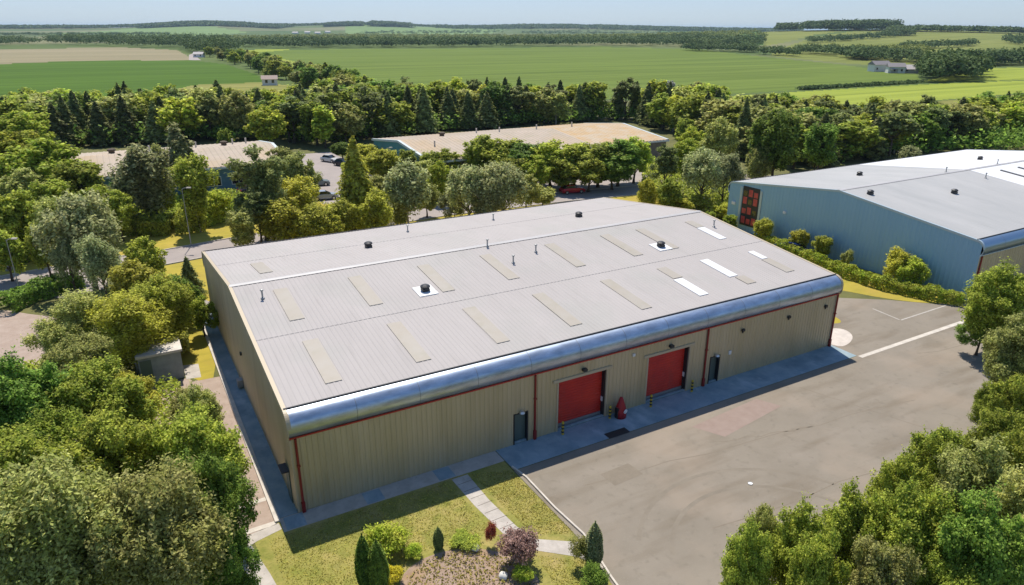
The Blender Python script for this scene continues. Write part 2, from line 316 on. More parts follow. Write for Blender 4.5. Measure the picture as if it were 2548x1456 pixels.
for i, (n, m, P) in enumerate(FIELDS): gridmesh(n, cls == i+1, m)

# ---------------------------------------------------------------- near ground sheets (metres, main unit's near corner = origin, x along its front)
Z = 0.004
sheet('yard', [(12.95, -2.6), (12.95, -9.6), (12.4, -14), (11.5, -20), (8, -40), (90, -60), (100, -6), (78, -4.5), (72, -1), (66.8, 0.6), (65.0, 1.2), (61.5, 4.6), (57.5, 7.5), (54, 14), (52, 30), (47, 30), (47, -2.6)], Z*2, ASPH)
sheet('yard_patch', [(17.5, -5.6), (19.8, -5.5), (19.9, -6.9), (17.6, -7.0)], Z*3, PATCH2)
sheet('yard_patch', [(54, -8), (60, -8.6), (60.2, -9.7), (54.2, -9.2)], Z*3, PATCH2)
sheet('yard_patch', [(26.5, -4.2), (33.6, -3.6), (34.4, -5.3), (27.6, -6.3)], Z*3, PATCHM)
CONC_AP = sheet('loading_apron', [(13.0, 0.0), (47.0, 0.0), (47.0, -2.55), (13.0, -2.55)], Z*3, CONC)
sheet('drain_channel', [(47.05, -2.65), (61.0, -2.55), (72, -2.6), (72, -3.0), (61.0, -2.98), (47.05, -3.05)], Z*4, KERBM)
sheet('corner_pad', smoothpoly([(47.02, -0.7), (48.6, -0.7), (50.6, 0.3), (51.2, 1.9), (49.5, 2.7), (47.02, 2.4)], 2), Z*4, mat('pale_concrete', (0.56, 0.50, 0.44), 0.9, vary=0.12, scale=1.5))
MARKF = mat('faint_tyre_dust', (0.190, 0.161, 0.121), 0.9, col2=(0.238, 0.203, 0.155), scale=.8)
MARKM = mat('tyre_dust', (0.185, 0.153, 0.112), 0.9, col2=(0.222, 0.183, 0.134), scale=1.5)
for (cx_, cy_, rr_, a0, a1) in [(22, -17, 6.5, 20, 150), (22, -17, 8.3, 25, 140)]:
    sheet('tyre_mark', strip([(cx_+rr_*math.cos(math.radians(t)), cy_+rr_*math.sin(math.radians(t))) for t in range(a0, a1, 6)], .26), Z*2.5, MARKF)
for (a_, b_) in [((16, -6), (44, -9.5)), ((20, -13), (50, -15)), ((26.5, -6.5), (34, -8.4)), ((38, -4), (41, -13)), ((52, -5), (70, -8))]:
    m_ = [(a_[0]+(b_[0]-a_[0])*t/9, a_[1]+(b_[1]-a_[1])*t/9+.18*math.sin(t*2.3+a_[0])) for t in range(10)]; sheet('asphalt_seam', strip(m_, .07), Z*2.5, MARKM)
LINEM = mat('worn_line_paint', (0.50, 0.47, 0.42), 0.8, col2=(0.36, 0.32, 0.27), scale=2.5)
def line(name, a, b, wd, z): return sheet(name, strip([a, b], wd), z, LINEM)
line('parking_line', (57.8, 0.4), (65.4, 0.5), 0.16, Z*5); line('parking_line', (57.75, 0.5), (58.1, 3.6), 0.16, Z*5)
sheet('verge', smoothpoly([(55.5, 16), (60, 8.7), (61.8, 4.8), (64.2, 1.9), (67.5, -0.2), (70, -0.6), (68.4, 4), (68.4, 36), (60, 40), (54, 40)], 1), Z*3, LAWNY)
sheet('grass_sliver', smoothpoly([(50.6, 3.4), (52.4, 2.6), (53.2, 4.6), (52.2, 9.5), (50.4, 9)], 2), Z*3, LAWNY)
sheet('front_lawn', [(-2.7, -0.6), (-1.0, -0.25), (12.9, -0.25), (12.9, -9.6), (12.4, -14), (11.5, -20), (-4, -20), (-2.6, -9)], Z*2, LAWN)
sheet('wall_footpath', [(-1.1, -0.02), (12.95, -0.02), (12.95, -1.35), (-1.1, -1.35)], Z*3, SLAB)
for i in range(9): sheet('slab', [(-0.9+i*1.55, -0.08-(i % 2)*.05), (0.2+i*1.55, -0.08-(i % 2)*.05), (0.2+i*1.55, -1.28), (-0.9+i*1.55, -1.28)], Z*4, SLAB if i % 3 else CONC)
PL = [(9.1, -1.5), (9.2, -4.5), (9.5, -7.5), (10.3, -9.4), (12.1, -11.0), (12.9, -12.6), (12.9, -10.15), (10.85, -8.7), (10.45, -7.3), (10.2, -4.4), (10.2, -1.5)]
sheet('garden_path', PL, Z*4, SLAB)
for k in range(7): line('path_joint', (9.15+.06*k, -2.2-.8*k), (10.2+.05*k, -2.15-.8*k), 0.03, Z*5).data.materials[0] = BARK
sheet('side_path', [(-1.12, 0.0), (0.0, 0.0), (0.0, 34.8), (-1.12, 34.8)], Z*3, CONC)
sheet('side_tarmac', [(-7.5, -0.6), (-1.3, -0.6), (-1.3, 20.2), (-3.4, 20.4), (-3.6, 21.2), (-9, 21.2), (-9, 8)], Z*2, TARM)
kerb('side_kerb', [(-1.22, 34.5), (-1.22, 10), (-1.22, -0.3)], None, wd=0.3)
for yy in (10.4, 2.2, -0.3): sheet('concrete_strip', [(-3.6, yy-.22), (-1.33, yy-.16), (-1.33, yy+.2), (-3.6, yy+.18)], Z*4, KERBM)
sheet('paved_strip', [(-3.9, -0.75), (-1.2, -0.4), (-1.15, -1.0), (-2.55, -1.35), (-2.9, -1.5), (-2.45, -4.2), (-2.0, -8), (-3.0, -8), (-3.3, -4.7), (-3.9, -1.6)], Z*4, SLAB)
kerb('garden_kerb', [(13.03, -2.2), (13.25, -3.6), (13.2, -7), (13.35, -9.7), (12.7, -13.1), (12.0, -18)], None, wd=0.11)
sheet('mulch_bed', smoothpoly([(3.2, -7.6), (5.2, -6.9), (7.5, -7.5), (9.3, -9.3), (9.6, -11.8), (7, -13.5), (4, -12.5), (2.6, -10)], 2), Z*4, MULCH)
sheet('hut_verge', smoothpoly([(-3.5, 20.3), (-1.32, 20.2), (-1.32, 31), (-2.4, 36), (-6, 36), (-6.5, 28), (-3.7, 25)], 1), Z*3, LAWNY)
sheet('hut_slab', [(-3.78, 21.0), (-2.7, 20.8), (-2.6, 23.5), (-3.78, 23.8)], Z*4, SLAB)
RP = [(-60, 38), (-38, 47), (-19, 54.7), (-10, 56.4), (-3, 56.6), (8, 58.6), (22, 60.4), (36, 61.6), (58, 60.6), (74, 58.2), (95, 54), (140, 46)]
sheet('road', strip(RP, 6.2), Z*3, ROADM)
for s_, nm in ((1, 'road_kerb'), (-1, 'road_kerb')):
    q = strip(RP, 6.4); n_ = len(RP); kerb(nm, (q[:n_] if s_ > 0 else q[n_:][::-1]), None, wd=0.14, h=0.12)
sheet('roadside_lawn', [(-9, 59.9), (-3, 60.1), (8, 62.2), (20, 63.8), (30, 64.6), (30, 74), (16, 78), (9.4, 73.2), (0, 72), (-9, 74), (-22, 76), (-22, 60), (-19, 58.5), (-12, 59.4)], Z*2, LAWNY)
sheet('back_verge', [(-8, 52.8), (-3, 53.1), (8, 55.2), (22, 57), (36, 58.2), (58, 57.2), (74, 54.7), (74, 46), (56, 38), (0, 37), (-2, 37), (-5, 46)], Z*2, LAWNY)
sheet('paved_bay', [(-2.2, 44.5), (0.6, 37.2), (-1.2, 36.8), (-3.0, 40), (-4.5, 45)], Z*3, ROADM)
sheet('car_park', [(22, 74.5), (27.0, 74.5), (28.5, 90), (33, 92), (34.2, 80), (33.2, 64.8), (35.8, 64.8), (36.8, 80), (36.5, 96), (37.5, 112), (37, 124), (28, 124), (24, 100), (10, 95), (9, 90), (22, 90)], Z*3, ROADM)
sheet('car_park', [(56, 64.1), (78, 61.4), (100, 57.5), (103, 80), (60, 80), (56, 70)], Z*2, ROADM)
sheet('bare_tarmac', smoothpoly([(-34, 48), (-19, 47), (-14.5, 42), (-10.5, 39), (-9.5, 34), (-12, 30), (-20, 29), (-40, 29)], 1), Z*2, TARM)
sheet('gravel_bay', smoothpoly([(-14.5, 52.3), (-10, 52.8), (-8.5, 50), (-9.5, 47), (-13, 46.5), (-15, 49)], 1), Z*4, ROADM)

# ---------------------------------------------------------------- industrial units
def ribs(a, b, pitch=1/3, hgt_=0.035, extra=()):
    P = {round(a, 4): 0.0, round(b, 4): 0.0}; x = a+0.03
    while x+pitch < b:
        for dx, h in ((0, 0), (pitch*.52, 0), (pitch*.62, 1), (pitch*.9, 1)):
            if x+dx < b-.02: P[round(x+dx, 4)] = h*hgt_
        x += pitch
    ks = sorted(P)
    for e in extra:
        if round(e, 4) not in P: P[round(e, 4)] = float(np.interp(e, ks, [P[k] for k in ks]))
    return sorted(P.items())
EAVE = [(0.62, 6.5)]+[(0.6+0.85*math.cos(math.radians(t)), 5.62+0.88*math.sin(math.radians(t))) for t in range(97, 227, 9)]
def unit(name, x0, L, W, label, group, wallm, gablem, trimm, roofm, doors=(), pdoors=(), pipes=(), lights=(), whites=(), cowls=(), flues=(), redtrim=True, whitefrom=None, gable_extra=None, He=6.5, Hr=8.43, pitch=1/3):
    root = empty(name, (x0, 0, 0), 0, label, 'warehouse', group)
    yr = W/2; sl_ = (Hr-He)/(yr-0.62)
    rz = lambda y: He+sl_*((y if y < yr else W-y)-0.62)
    ex = [e for d in doors for e in (d[0], d[1])]+[e for d in pdoors for e in (d[0], d[1])]
    # front and back walls
    pr = ribs(0, L, pitch, 0.035, ex); V = []; F = []
    def head(x):
        for a, b, h in list(doors)+list(pdoors):
            if a-1e-3 <= x <= b+1e-3: return h
        return 0
    for (xa, ya), (xb, yb) in zip(pr[:-1], pr[1:]):
        h = head((xa+xb)/2); n = len(V); V += [(xa, -ya, h), (xb, -yb, h), (xb, -yb, 4.96), (xa, -ya, 4.96)]; F.append((n, n+1, n+2, n+3))
    mesh('front_wall', V, F, wallm, root)
    V = []; F = []
    for (xa, ya), (xb, yb) in zip(pr[:-1], pr[1:]):
        n = len(V); V += [(xa, W+ya, 0), (xb, W+yb, 0), (xb, W+yb, 4.96), (xa, W+ya, 4.96)]; F.append((n+3, n+2, n+1, n))
    mesh('back_wall', V, F, wallm, root)
    # gables
    for gx, s in ((0, -1), (L, 1)):
        V = []; F = []
        pg = ribs(0, W, pitch, 0.03, (0.62, yr, W-0.62))
        def top(y):
            q = min(y, W-y)
            if q < 0.62: return 5.62+0.88*math.sqrt(max(0, 1-((0.6-q)/0.85)**2))-0.02
            return rz(y)-0.02
        for (ya, ra), (yb, rb) in zip(pg[:-1], pg[1:]):
            n = len(V); V += [(gx+s*ra, ya, 0), (gx+s*rb, yb, 0), (gx+s*rb, yb, top(yb)), (gx+s*ra, ya, top(ya))]; F.append((n, n+1, n+2, n+3) if s > 0 else (n+3, n+2, n+1, n))
        mesh('gable_wall', V, F, gablem, root)
        # verge trim following the roof line, rounding down at both eaves
        prof = [(y, z) for y, z in EAVE[::-1][0:]]+[(yr, Hr)]+[(W-y, z) for y, z in EAVE]
        V = []; F = []
        for i, (y, z) in enumerate(prof):
            V += [(gx+s*0.075, y, z+0.035), (gx-s*0.16, y, z+0.035), (gx+s*0.075, y, z-0.20), (gx+s*0.02, y, z-0.20)]
        for i in range(len(prof)-1):
            a = i*4; b = a+4
            F += [(a, b, b+1, a+1), (a, a+2, b+2, b), (a+2, a+3, b+3, b+2)]
        mesh('verge_trim', V, F, trimm, root)
    # roof
    wf = whitefrom if whitefrom else L
    for (ra, rb, rm) in ([(0, wf, roofm), (wf, L, ROOFW)] if whitefrom else [(0, L, roofm)]):
        pr = ribs(ra, rb, pitch, 0.016); V = []; F = []
        ylist = [0.62, yr, W-0.62]
        for (xa, ha), (xb, hb) in zip(pr[:-1], pr[1:]):
            for y0, y1 in zip(ylist[:-1], ylist[1:]):
                n = len(V); V += [(xa, y0, rz(y0)+ha), (xb, y0, rz(y0)+hb), (xb, y1, rz(y1)+ha*0+hb), (xa, y1, rz(y1)+ha)]; F.append((n, n+1, n+2, n+3))
        mesh('roof', V, F, rm, root)
    # rounded eaves front and back
    for s in (0, 1):
        V = []; F = []
        for i, (y, z) in enumerate(EAVE):
            yy = W-y if s else y
            V += [(0, yy, z), (L, yy, z)]
        for i in range(len(EAVE)-1):
            a = 2*i; f = (a, a+1, a+3, a+2); F.append(f if s else f[::-1])
        mesh('curved_eave', V, F, EAVEM if redtrim else TRIMB2, root, smooth=True)
        if not s:
            for k in range(1, int(L/3.9)):
                V = []; F = []
                for y, z in EAVE[1:-1]: V += [(k*3.9-.02, y-.006 if z < 6.2 else y, z+.008), (k*3.9+.02, y-.006 if z < 6.2 else y, z+.008)]
                for i in range(len(V)//2-1): F.append((2*i, 2*i+2, 2*i+3, 2*i+1))
                mesh('eave_seam', V, F, SEAMM, root)
        y = 0.60 if not s else W-0.60
        g = MB().box(0, L, y-.05, y+.05, He+.01, He+.075); g.build('eave_joint', DARKM, root)
        mb = MB().box(0.0, L, -0.09 if not s else W+.04, -0.04 if not s else W+.09, 4.92, 5.01); mb.build('flashing', REDM if redtrim else trimm, root)
    for k in range(1, int(L/3.1)):
        pass
    mb = MB(); mb.add([(0, yr-.3, Hr-.3*sl_+.05), (L, yr-.3, Hr-.3*sl_+.05), (L, yr, Hr+.07), (0, yr, Hr+.07), (L, yr+.3, Hr-.3*sl_+.05), (0, yr+.3, Hr-.3*sl_+.05)], [(0, 1, 2, 3), (3, 2, 4, 5)]); mb.build('ridge_cap', RIDGEM, root)
    for yl in (yr*.5, yr*1.5):
        if redtrim: MB().box(.1, L-.1, yl-.03, yl+.03, rz(yl)-.02, rz(yl)+.022).build('sheet_lap', LAPM, root)
    def onroof(x0_, x1_, ya, yb, m, nm, up=0.055):
        V = [(x0_, ya, rz(ya)+up), (x1_, ya, rz(ya)+up), (x1_, yb, rz(yb)+up), (x0_, yb, rz(yb)+up)]
        V += [(x, y, z-up) for x, y, z in V]
        return mesh(nm, V, [(0, 1, 2, 3), (0, 4, 5, 1), (1, 5, 6, 2), (2, 6, 7, 3), (3, 7, 4, 0)], m, root)
    for (x, ya, yb) in lights: onroof(x-.5, x+.5, ya, yb, ROOFLT, 'rooflight')
    for (x, ya, yb, wd) in whites: onroof(x-wd/2, x+wd/2, ya, yb, WHITELT, 'rooflight', 0.062)['label'] = 'clean white rooflight panel'
    for (x, y, fl) in cowls:
        z = rz(y); b = MB()
        if fl: onroof(x-.75, x+.75, y-.8, y+.8, WHITEM, 'vent_flashing', 0.07)
        b.box(x-.27, x+.27, y-.27, y+.27, z, z+.25).lathe([(.28, .25), (.28, .33), (.38, .34), (.38, .44), (.22, .54), (0.01, .56)], (x, y, z), 12)
        b.build('roof_vent', DARKM, root)
    for (x, y) in flues:
        z = rz(y); b = MB(); b.lathe([(.16, 0), (.14, .1), (.06, .14), (.06, .62), (.12, .63), (.12, .72), (.01, .76)], (x, y, z), 10); b.build('flue', GREYM, root)
    for a, b_, h in doors:
        fr = MB(); fr.box(a-.12, a, -.06, .42, 0, h).box(b_, b_+.12, -.06, .42, 0, h).box(a-.45, b_+.45, -.10, .42, h, h+.20)
        fr.build('door_frame', CREAMT, root)
        V = []; F = []; nz = 34; z0 = 0.30; yb = 0.40
        for k in range(nz+1):
            z = z0+(h-z0)*k/nz; V += [(a, yb-(.035 if k % 2 else 0), z), (b_, yb-(.035 if k % 2 else 0), z)]
            if k: F.append((2*k-2, 2*k-1, 2*k+1, 2*k))
        d = mesh('shutter_door', V, F, SHUT, root)
        MB().box(a, b_, yb-.06, yb+.04, 0.02, 0.30).build('bottom_rail', GREYM, d)
        MB().box(b_-.13, b_-.005, yb-.24, yb-.05, 1.2, 1.55).build('control_box', WHITEM, d)
        for g0 in (a, b_-.09): MB().box(g0, g0+.09, .05, yb+.02, 0, h).build('guide_rail', DARKM, root)
        lm = MB().box((a+b_)/2-.16, (a+b_)/2+.16, -.32, -.04, h+.42, h+.60); lm.build('door_lamp', DARKM, root)
    for a, b_, h in pdoors:
        fr = MB(); fr.box(a-.07, a, -.05, .32, 0, h+.07).box(b_, b_+.07, -.05, .32, 0, h+.07).box(a, b_, -.05, .32, h, h+.07); fr.build('door_frame', DARKM, root)
        d = MB().box(a, b_, .26, .31, 0.02, h).build('personnel_door', GREEND, root); MB().box(a+.08, a+.14, .20, .26, .95, 1.12).build('handle', SILVER, d)
        MB().lathe([(.01, .15), (.14, .12), (.20, 0), (.17, -.06), (.01, -.08)], ((a+b_)/2, -.20, h+.14), 12).build('door_lamp', SILVER, root)
    for x in pipes:
        p = MB().tube([(x, -.10, 4.9), (x, -.10, 4.0), (x, -.10, 0.5), (x, -.17, .18), (x, -.20, .06)], .075, 10); p.box(x-.10, x+.10, -.19, -.03, 0, .7); p.box(x-.10, x+.10, -.19, -.04, 3.1, 3.2)
        p.build('downpipe', REDP, root)
    MB().box(0, .10, -.055, -.0, 0, 4.86).build('corner_trim', CREAMT, root)
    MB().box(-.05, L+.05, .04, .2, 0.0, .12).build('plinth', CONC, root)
    return root, rz
TRIMB2 = mat('blue_curved_metal', (0.28, 0.38, 0.48), 0.3, metal=0.8)
SEAMM = mat('eave_seam_line', (0.28, 0.31, 0.35), 0.5, metal=.5)
LAPM = mat('lap_line', (0.345, 0.32, 0.30), 0.7)
RIDGEM = mat('ridge_sheet', (0.46, 0.44, 0.42), 0.45, vary=0.1, scale=0.4, stretch=(0.6, 1, 1))
D1 = [(17.9, 21.95, 3.85), (25.75, 29.75, 3.85)]; PD = [(14.45, 15.42, 2.28), (32.15, 33.05, 2.28)]
LOW = [3.3, 9.05, 14.8, 20.7, 27.1]; UPR = [3.25, 8.9, 14.65, 20.35, 26.85, 33.0, 37.2]
U1, rz1 = unit('industrial_unit', 0, 46.8, 34.8, 'long warehouse with pale grey ribbed roof, silver curved eave and two red shutter doors', None, WALLM, GABM, CREAMT, ROOFM,
     doors=D1, pdoors=PD, pipes=(0.32, 16.0, 31.5, 46.6),
     lights=[(x, 2.1, 7.4) for x in LOW]+[(33.1, 5.4, 7.5), (38.3, 2.2, 3.6), (43.4, 2.6, 5.4)]+[(x, 10.4, 15.5) for x in UPR]+[(43.4, 13.7, 15.4)]+[(3.2, 20.0, 24.6)],
     whites=[(32.9, 2.1, 5.2, .95), (37.85, 3.8, 7.4, .95), (43.3, 10.5, 13.6, .9), (43.45, 5.5, 7.2, .7)],
     cowls=[(13.0, 24.3, 0), (36.0, 24.0, 0), (13.0, 11.1, 1), (36.2, 11.2, 1)],
     flues=[(1.8, 14.4), (18.8, 29.4), (28.5, 29.2), (21.8, 13.1), (24.8, 14.4), (44.8, 13.3), (21.4, 17.0)])
for x, z in ((35.3, 3.9), (40.6, 3.95), (45.2, 4.0)):
    b = MB().box(x-.13, x+.13, -.20, -.03, z, z+.2).box(x-.05, x+.05, -.12, -.03, z-.16, z); b.build('wall_light', DARKM, U1)
MB().box(34.0, 34.25, -.12, -.03, 2.15, 2.45).build('alarm_box', WHITEM, U1)
MB().box(24.2, 24.4, -.12, -.03, 4.3, 4.5).build('alarm_box', WHITEM, U1)
b = MB().box(-.16, -.03, 15.4, 15.7, 3.6, 3.8); b.build('wall_light', DARKM, U1)
for yy in (1.0,):
    d = MB().box(-.10, -.04, yy, yy+.9, 0.05, 2.2).build('side_door', GREEND, U1); MB().box(-.5, -.04, yy-.05, yy+.95, 2.22, 2.28).build('door_hood', DARKM, d)
MB().box(-.45, -.05, 17.1, 17.7, .15, .75).build('wall_meter_box', GREYM, U1)

U2, rz2 = unit('industrial_unit', 68.6, 57.0, 33.9, 'neighbouring warehouse with blue-grey gable and a partly white roof, half out of frame', None, WALLM, BLUEWALL, TRIMB, ROOF2,
     pipes=(0.3,), cowls=[(14.2, 24.2, 0), (13.6, 11.0, 0), (2.4, 14.5, 0), (40.5, 22.5, 0)], flues=[(22.6, 17.4), (34.8, 17.2), (44.5, 17.2), (25.0, 13.5)], redtrim=False, whitefrom=27.0,
     lights=[], pitch=0.5)
gw = MB().box(-.06, .0, 28.5, 31.4, 0.9, 6.3).build('stair_window', DARKM, U2)
k = 0
REDP2 = mat('red_panel', (0.50, 0.07, 0.06), 0.5, vary=0.3, scale=2)
for zz in (1.2, 2.55, 3.9, 5.0):
    for yy in (28.75, 29.65, 30.55):
        k += 1
        MB().box(-.085, -.062, yy, yy+.66, zz, zz+(.95 if k % 2 else .7)).build('red_pane', REDP2 if k % 4 else GLASS, gw)
MB().box(-.10, -.03, 31.5, 31.85, 0.3, 6.1).build('white_post_trim', TRIMB, U2); MB().box(-.10, -.03, 28.05, 28.4, 0.3, 6.1).build('white_post_trim', TRIMB, U2)
MB().box(-.05, .0, 26.9, 27.7, 0.05, 2.4).build('side_door', DARKM, U2)
MB().box(-.22, -.03, 23.9, 24.3, 4.0, 4.3).build('alarm_box', WHITEM, U2); MB().box(-.2, -.03, 32.5, 33.1, 3.4, 3.8).build('alarm_box', WHITEM, U2)
SLATM = mat('grey_slat', (0.10, 0.10, 0.10), 0.6)
for x in (31.5, 36.0, 41.5):
    V = [(x-.18, 7.5, rz2(7.5)+.12), (x+.18, 7.5, rz2(7.5)+.12), (x+.18, 15.0, rz2(15.0)+.12), (x-.18, 15.0, rz2(15.0)+.12)]
    V += [(a, b_, c-.12) for a, b_, c in V]
    mesh('rooflight', V, [(0, 1, 2, 3), (0, 4, 5, 1), (1, 5, 6, 2), (2, 6, 7, 3), (3, 7, 4, 0)], SLATM, U2)

def shed(x0, y0, L, W, He, Hr, label, gm, wm, roofm, wins, rustfrom=None, vents=()):
    root = empty('low_shed', (x0, y0, 0), 0, label, 'shed'); yr = W/2; s = (Hr-He)/yr
    mesh('front_wall', [(0, 0, 0), (L, 0, 0), (L, 0, He), (0, 0, He)], [(0, 1, 2, 3)], wm, root)
    mesh('back_wall', [(0, W, 0), (L, W, 0), (L, W, He), (0, W, He)], [(3, 2, 1, 0)], wm, root)
    for gx in (0, L):
        mesh('gable_wall', [(gx, 0, 0), (gx, W, 0), (gx, W, He), (gx, yr, Hr), (gx, 0, He)], [(0, 1, 2, 3, 4)], gm, root)
        V = []; F = []
        for y, z in ((-.5, He-.5*s), (yr, Hr), (W+.5, He-.5*s)): V += [(gx-.28, y, z+.12), (gx+.28, y, z+.12), (gx-.28, y, z-.3), (gx+.28, y, z-.3)]
        for i in (0, 4): F += [(i, i+1, i+5, i+4), (i+2, i, i+4, i+6), (i+1, i+3, i+7, i+5), (i+3, i+2, i+6, i+7)]
        mesh('verge_trim', V, F, TRIMW, root)
    rf = rustfrom or L
    for a, b_, m in ((-.3, rf, roofm), (rf, L+.3, RUSTROOF)):
        if b_-a < 1: continue
        pr = ribs(a, b_, .9, .06); V = []; F = []
        for (xa, ha), (xb, hb) in zip(pr[:-1], pr[1:]):
            for ya, yb in ((-.5, yr), (yr, W+.5)):
                z0 = He+s*(ya if ya < yr else W-ya)+.03; z1 = He+s*(yb if yb <= yr else W-yb)+.03; n = len(V)
                V += [(xa, ya, z0+ha), (xb, ya, z0+hb), (xb, yb, z1+hb), (xa, yb, z1+ha)]; F.append((n, n+1, n+2, n+3))
        mesh('roof', V, F, m, root)
    MB().box(-.3, L+.3, -.68, -.5, He-.42, He-.12).build('gutter', TRIMW, root)
    for i in range(int(L/4)):
        x = 1.2+i*4
        if wins:
            f = MB().box(x, x+2.4, -.06, 0, .9, 2.5).build('window', WHITEM, root)
            MB().box(x+.1, x+1.15, -.08, -.062, 1.0, 2.4).box(x+1.25, x+2.3, -.08, -.062, 1.0, 2.4).build('pane', GLASS, f)
    for (x, y, k) in vents:
        z = He+s*(y if y < yr else W-y); 
        if k: MB().lathe([(.5, 0), (.5, .5), (.7, .5), (.7, .8), (.1, 1.0)], (x, y, z), 10).build('roof_vent', BARK, root)
        else: MB().tube([(x, y, z), (x, y, z+1.1)], .16, 8).build('flue', KERBM, root)
    return root
TRIMW = mat('pale_verge', (0.50, 0.56, 0.56), 0.6)
TEAL = mat('teal_cladding', (0.035, 0.20, 0.26), 0.55, vary=0.12, scale=0.6, stretch=(1, 1, .15)); GREYB = mat('shed_wall', (0.20, 0.18, 0.15), 0.8, vary=0.2, scale=0.8)
TEALB = mat('blue_shed_wall', (0.10, 0.21, 0.26), 0.6, vary=0.2, scale=0.5)
shed(43, 80.5, 55, 30, 4.2, 5.8, 'long low shed with tan lichened roof and teal gable end behind the tall hedge', TEAL, GREYB, TANROOF, False, 36, [(11, 19, 1), (24, 18, 0), (33, 17.5, 0), (20, 21, 0), (42, 17, 0), (5, 9, 0)])
shed(-14, 93, 35.2, 26, 4.2, 5.5, 'low shed with weathered tan roof and blue windowed front on the far left', TEAL, TEALB, TANROOF, True, None, [(8, 17, 1), (27, 17, 1), (18, 18, 0), (29, 20, 0), (31.5, 20, 0), (22, 17, 0), (14, 15, 0)])
# little flat-roofed hut
hut = empty('substation_hut', (-6.9, 21.4, 0), 0, 'small flat-roofed grey utility hut among the trees left of the main warehouse', 'hut')
MB().box(0, 3.05, 0, 2.6, 0, 2.36).build('walls', mat('hut_render', (0.28, 0.31, 0.32), 0.8, vary=0.15, scale=1.5), hut)
MB().box(-.12, 3.2, -.15, 2.75, 2.36, 2.56).build('roof', mat('hut_roof', (0.58, 0.53, 0.47), 0.9, vary=0.2, scale=1.2), hut)
MB().box(.1, .9, -.04, -.001, 0, 2.1).build('door', GREEND, hut); MB().box(3.051, 3.08, .7, 1.7, 0.1, 2.1).build('door', GREYM, hut)

# ---------------------------------------------------------------- foliage
def leafmesh(name, P, Nn, size, m, rng, asp=0.7):
    n = len(P); Nn = Nn/np.linalg.norm(Nn, axis=1, keepdims=True)
    a = rng.normal(size=(n, 3)); u = np.cross(Nn, a); u /= np.linalg.norm(u, axis=1, keepdims=True); v = np.cross(Nn, u)
    s = size*rng.uniform(.65, 1.35, (n, 1)); 
    V = np.stack([P+u*s*.5, P+v*s*.5*asp, P-u*s*.5, P-v*s*.5*asp], 1).reshape(-1, 3)
    me = bpy.data.meshes.new(name); fastmesh(me, V, np.arange(4*n).reshape(-1, 4)); me.materials.append(m)
    at = me.attributes.new('leaf_tone', 'FLOAT', 'FACE'); at.data.foreach_set('value', np.clip(rng.normal(1.0, .38, n), .35, 2.2).astype(np.float32)); return me
def blobs(C, Rb, n, rng, flat=1.0, rej=0.72, shell=(0.72, 1.12), up=0.25):
    C = np.array(C); Rb = np.array(Rb); p = Rb**2; p = p/p.sum(); k = rng.choice(len(C), int(n*2.2), p=p)
    d = rng.normal(size=(len(k), 3)); d /= np.linalg.norm(d, axis=1, keepdims=True)
    rr = rng.uniform(*shell, (len(k), 1))
    sp = rng.uniform(size=len(k)) < .20                      # twig sprays that break the outline
    sd = rng.normal(size=(len(C), 7, 3)); sd[..., 2] = np.abs(sd[..., 2])*.8+.1; sd /= np.linalg.norm(sd, axis=2, keepdims=True)
    dsp = sd[k, rng.integers(0, 7, len(k))]+rng.normal(size=d.shape)*.10
    d = np.where(sp[:, None], dsp, d); rr = np.where(sp[:, None], rng.uniform(.8, 1.75, (len(k), 1)), rr)
    q = C[k]+d*rr*Rb[k][:, None]*np.array([1, 1, flat])
    keep = np.ones(len(k), bool)
    for c, r in zip(C, Rb):
        e = (q-c)/np.array([1, 1, flat]); keep &= (np.linalg.norm(e, axis=1) > r*rej)
    q = q[keep][:n]; d = d[keep][:n]
    nn = d*.45+rng.normal(size=q.shape)*.42; nn[:, 2] += up+.5
    return q, nn
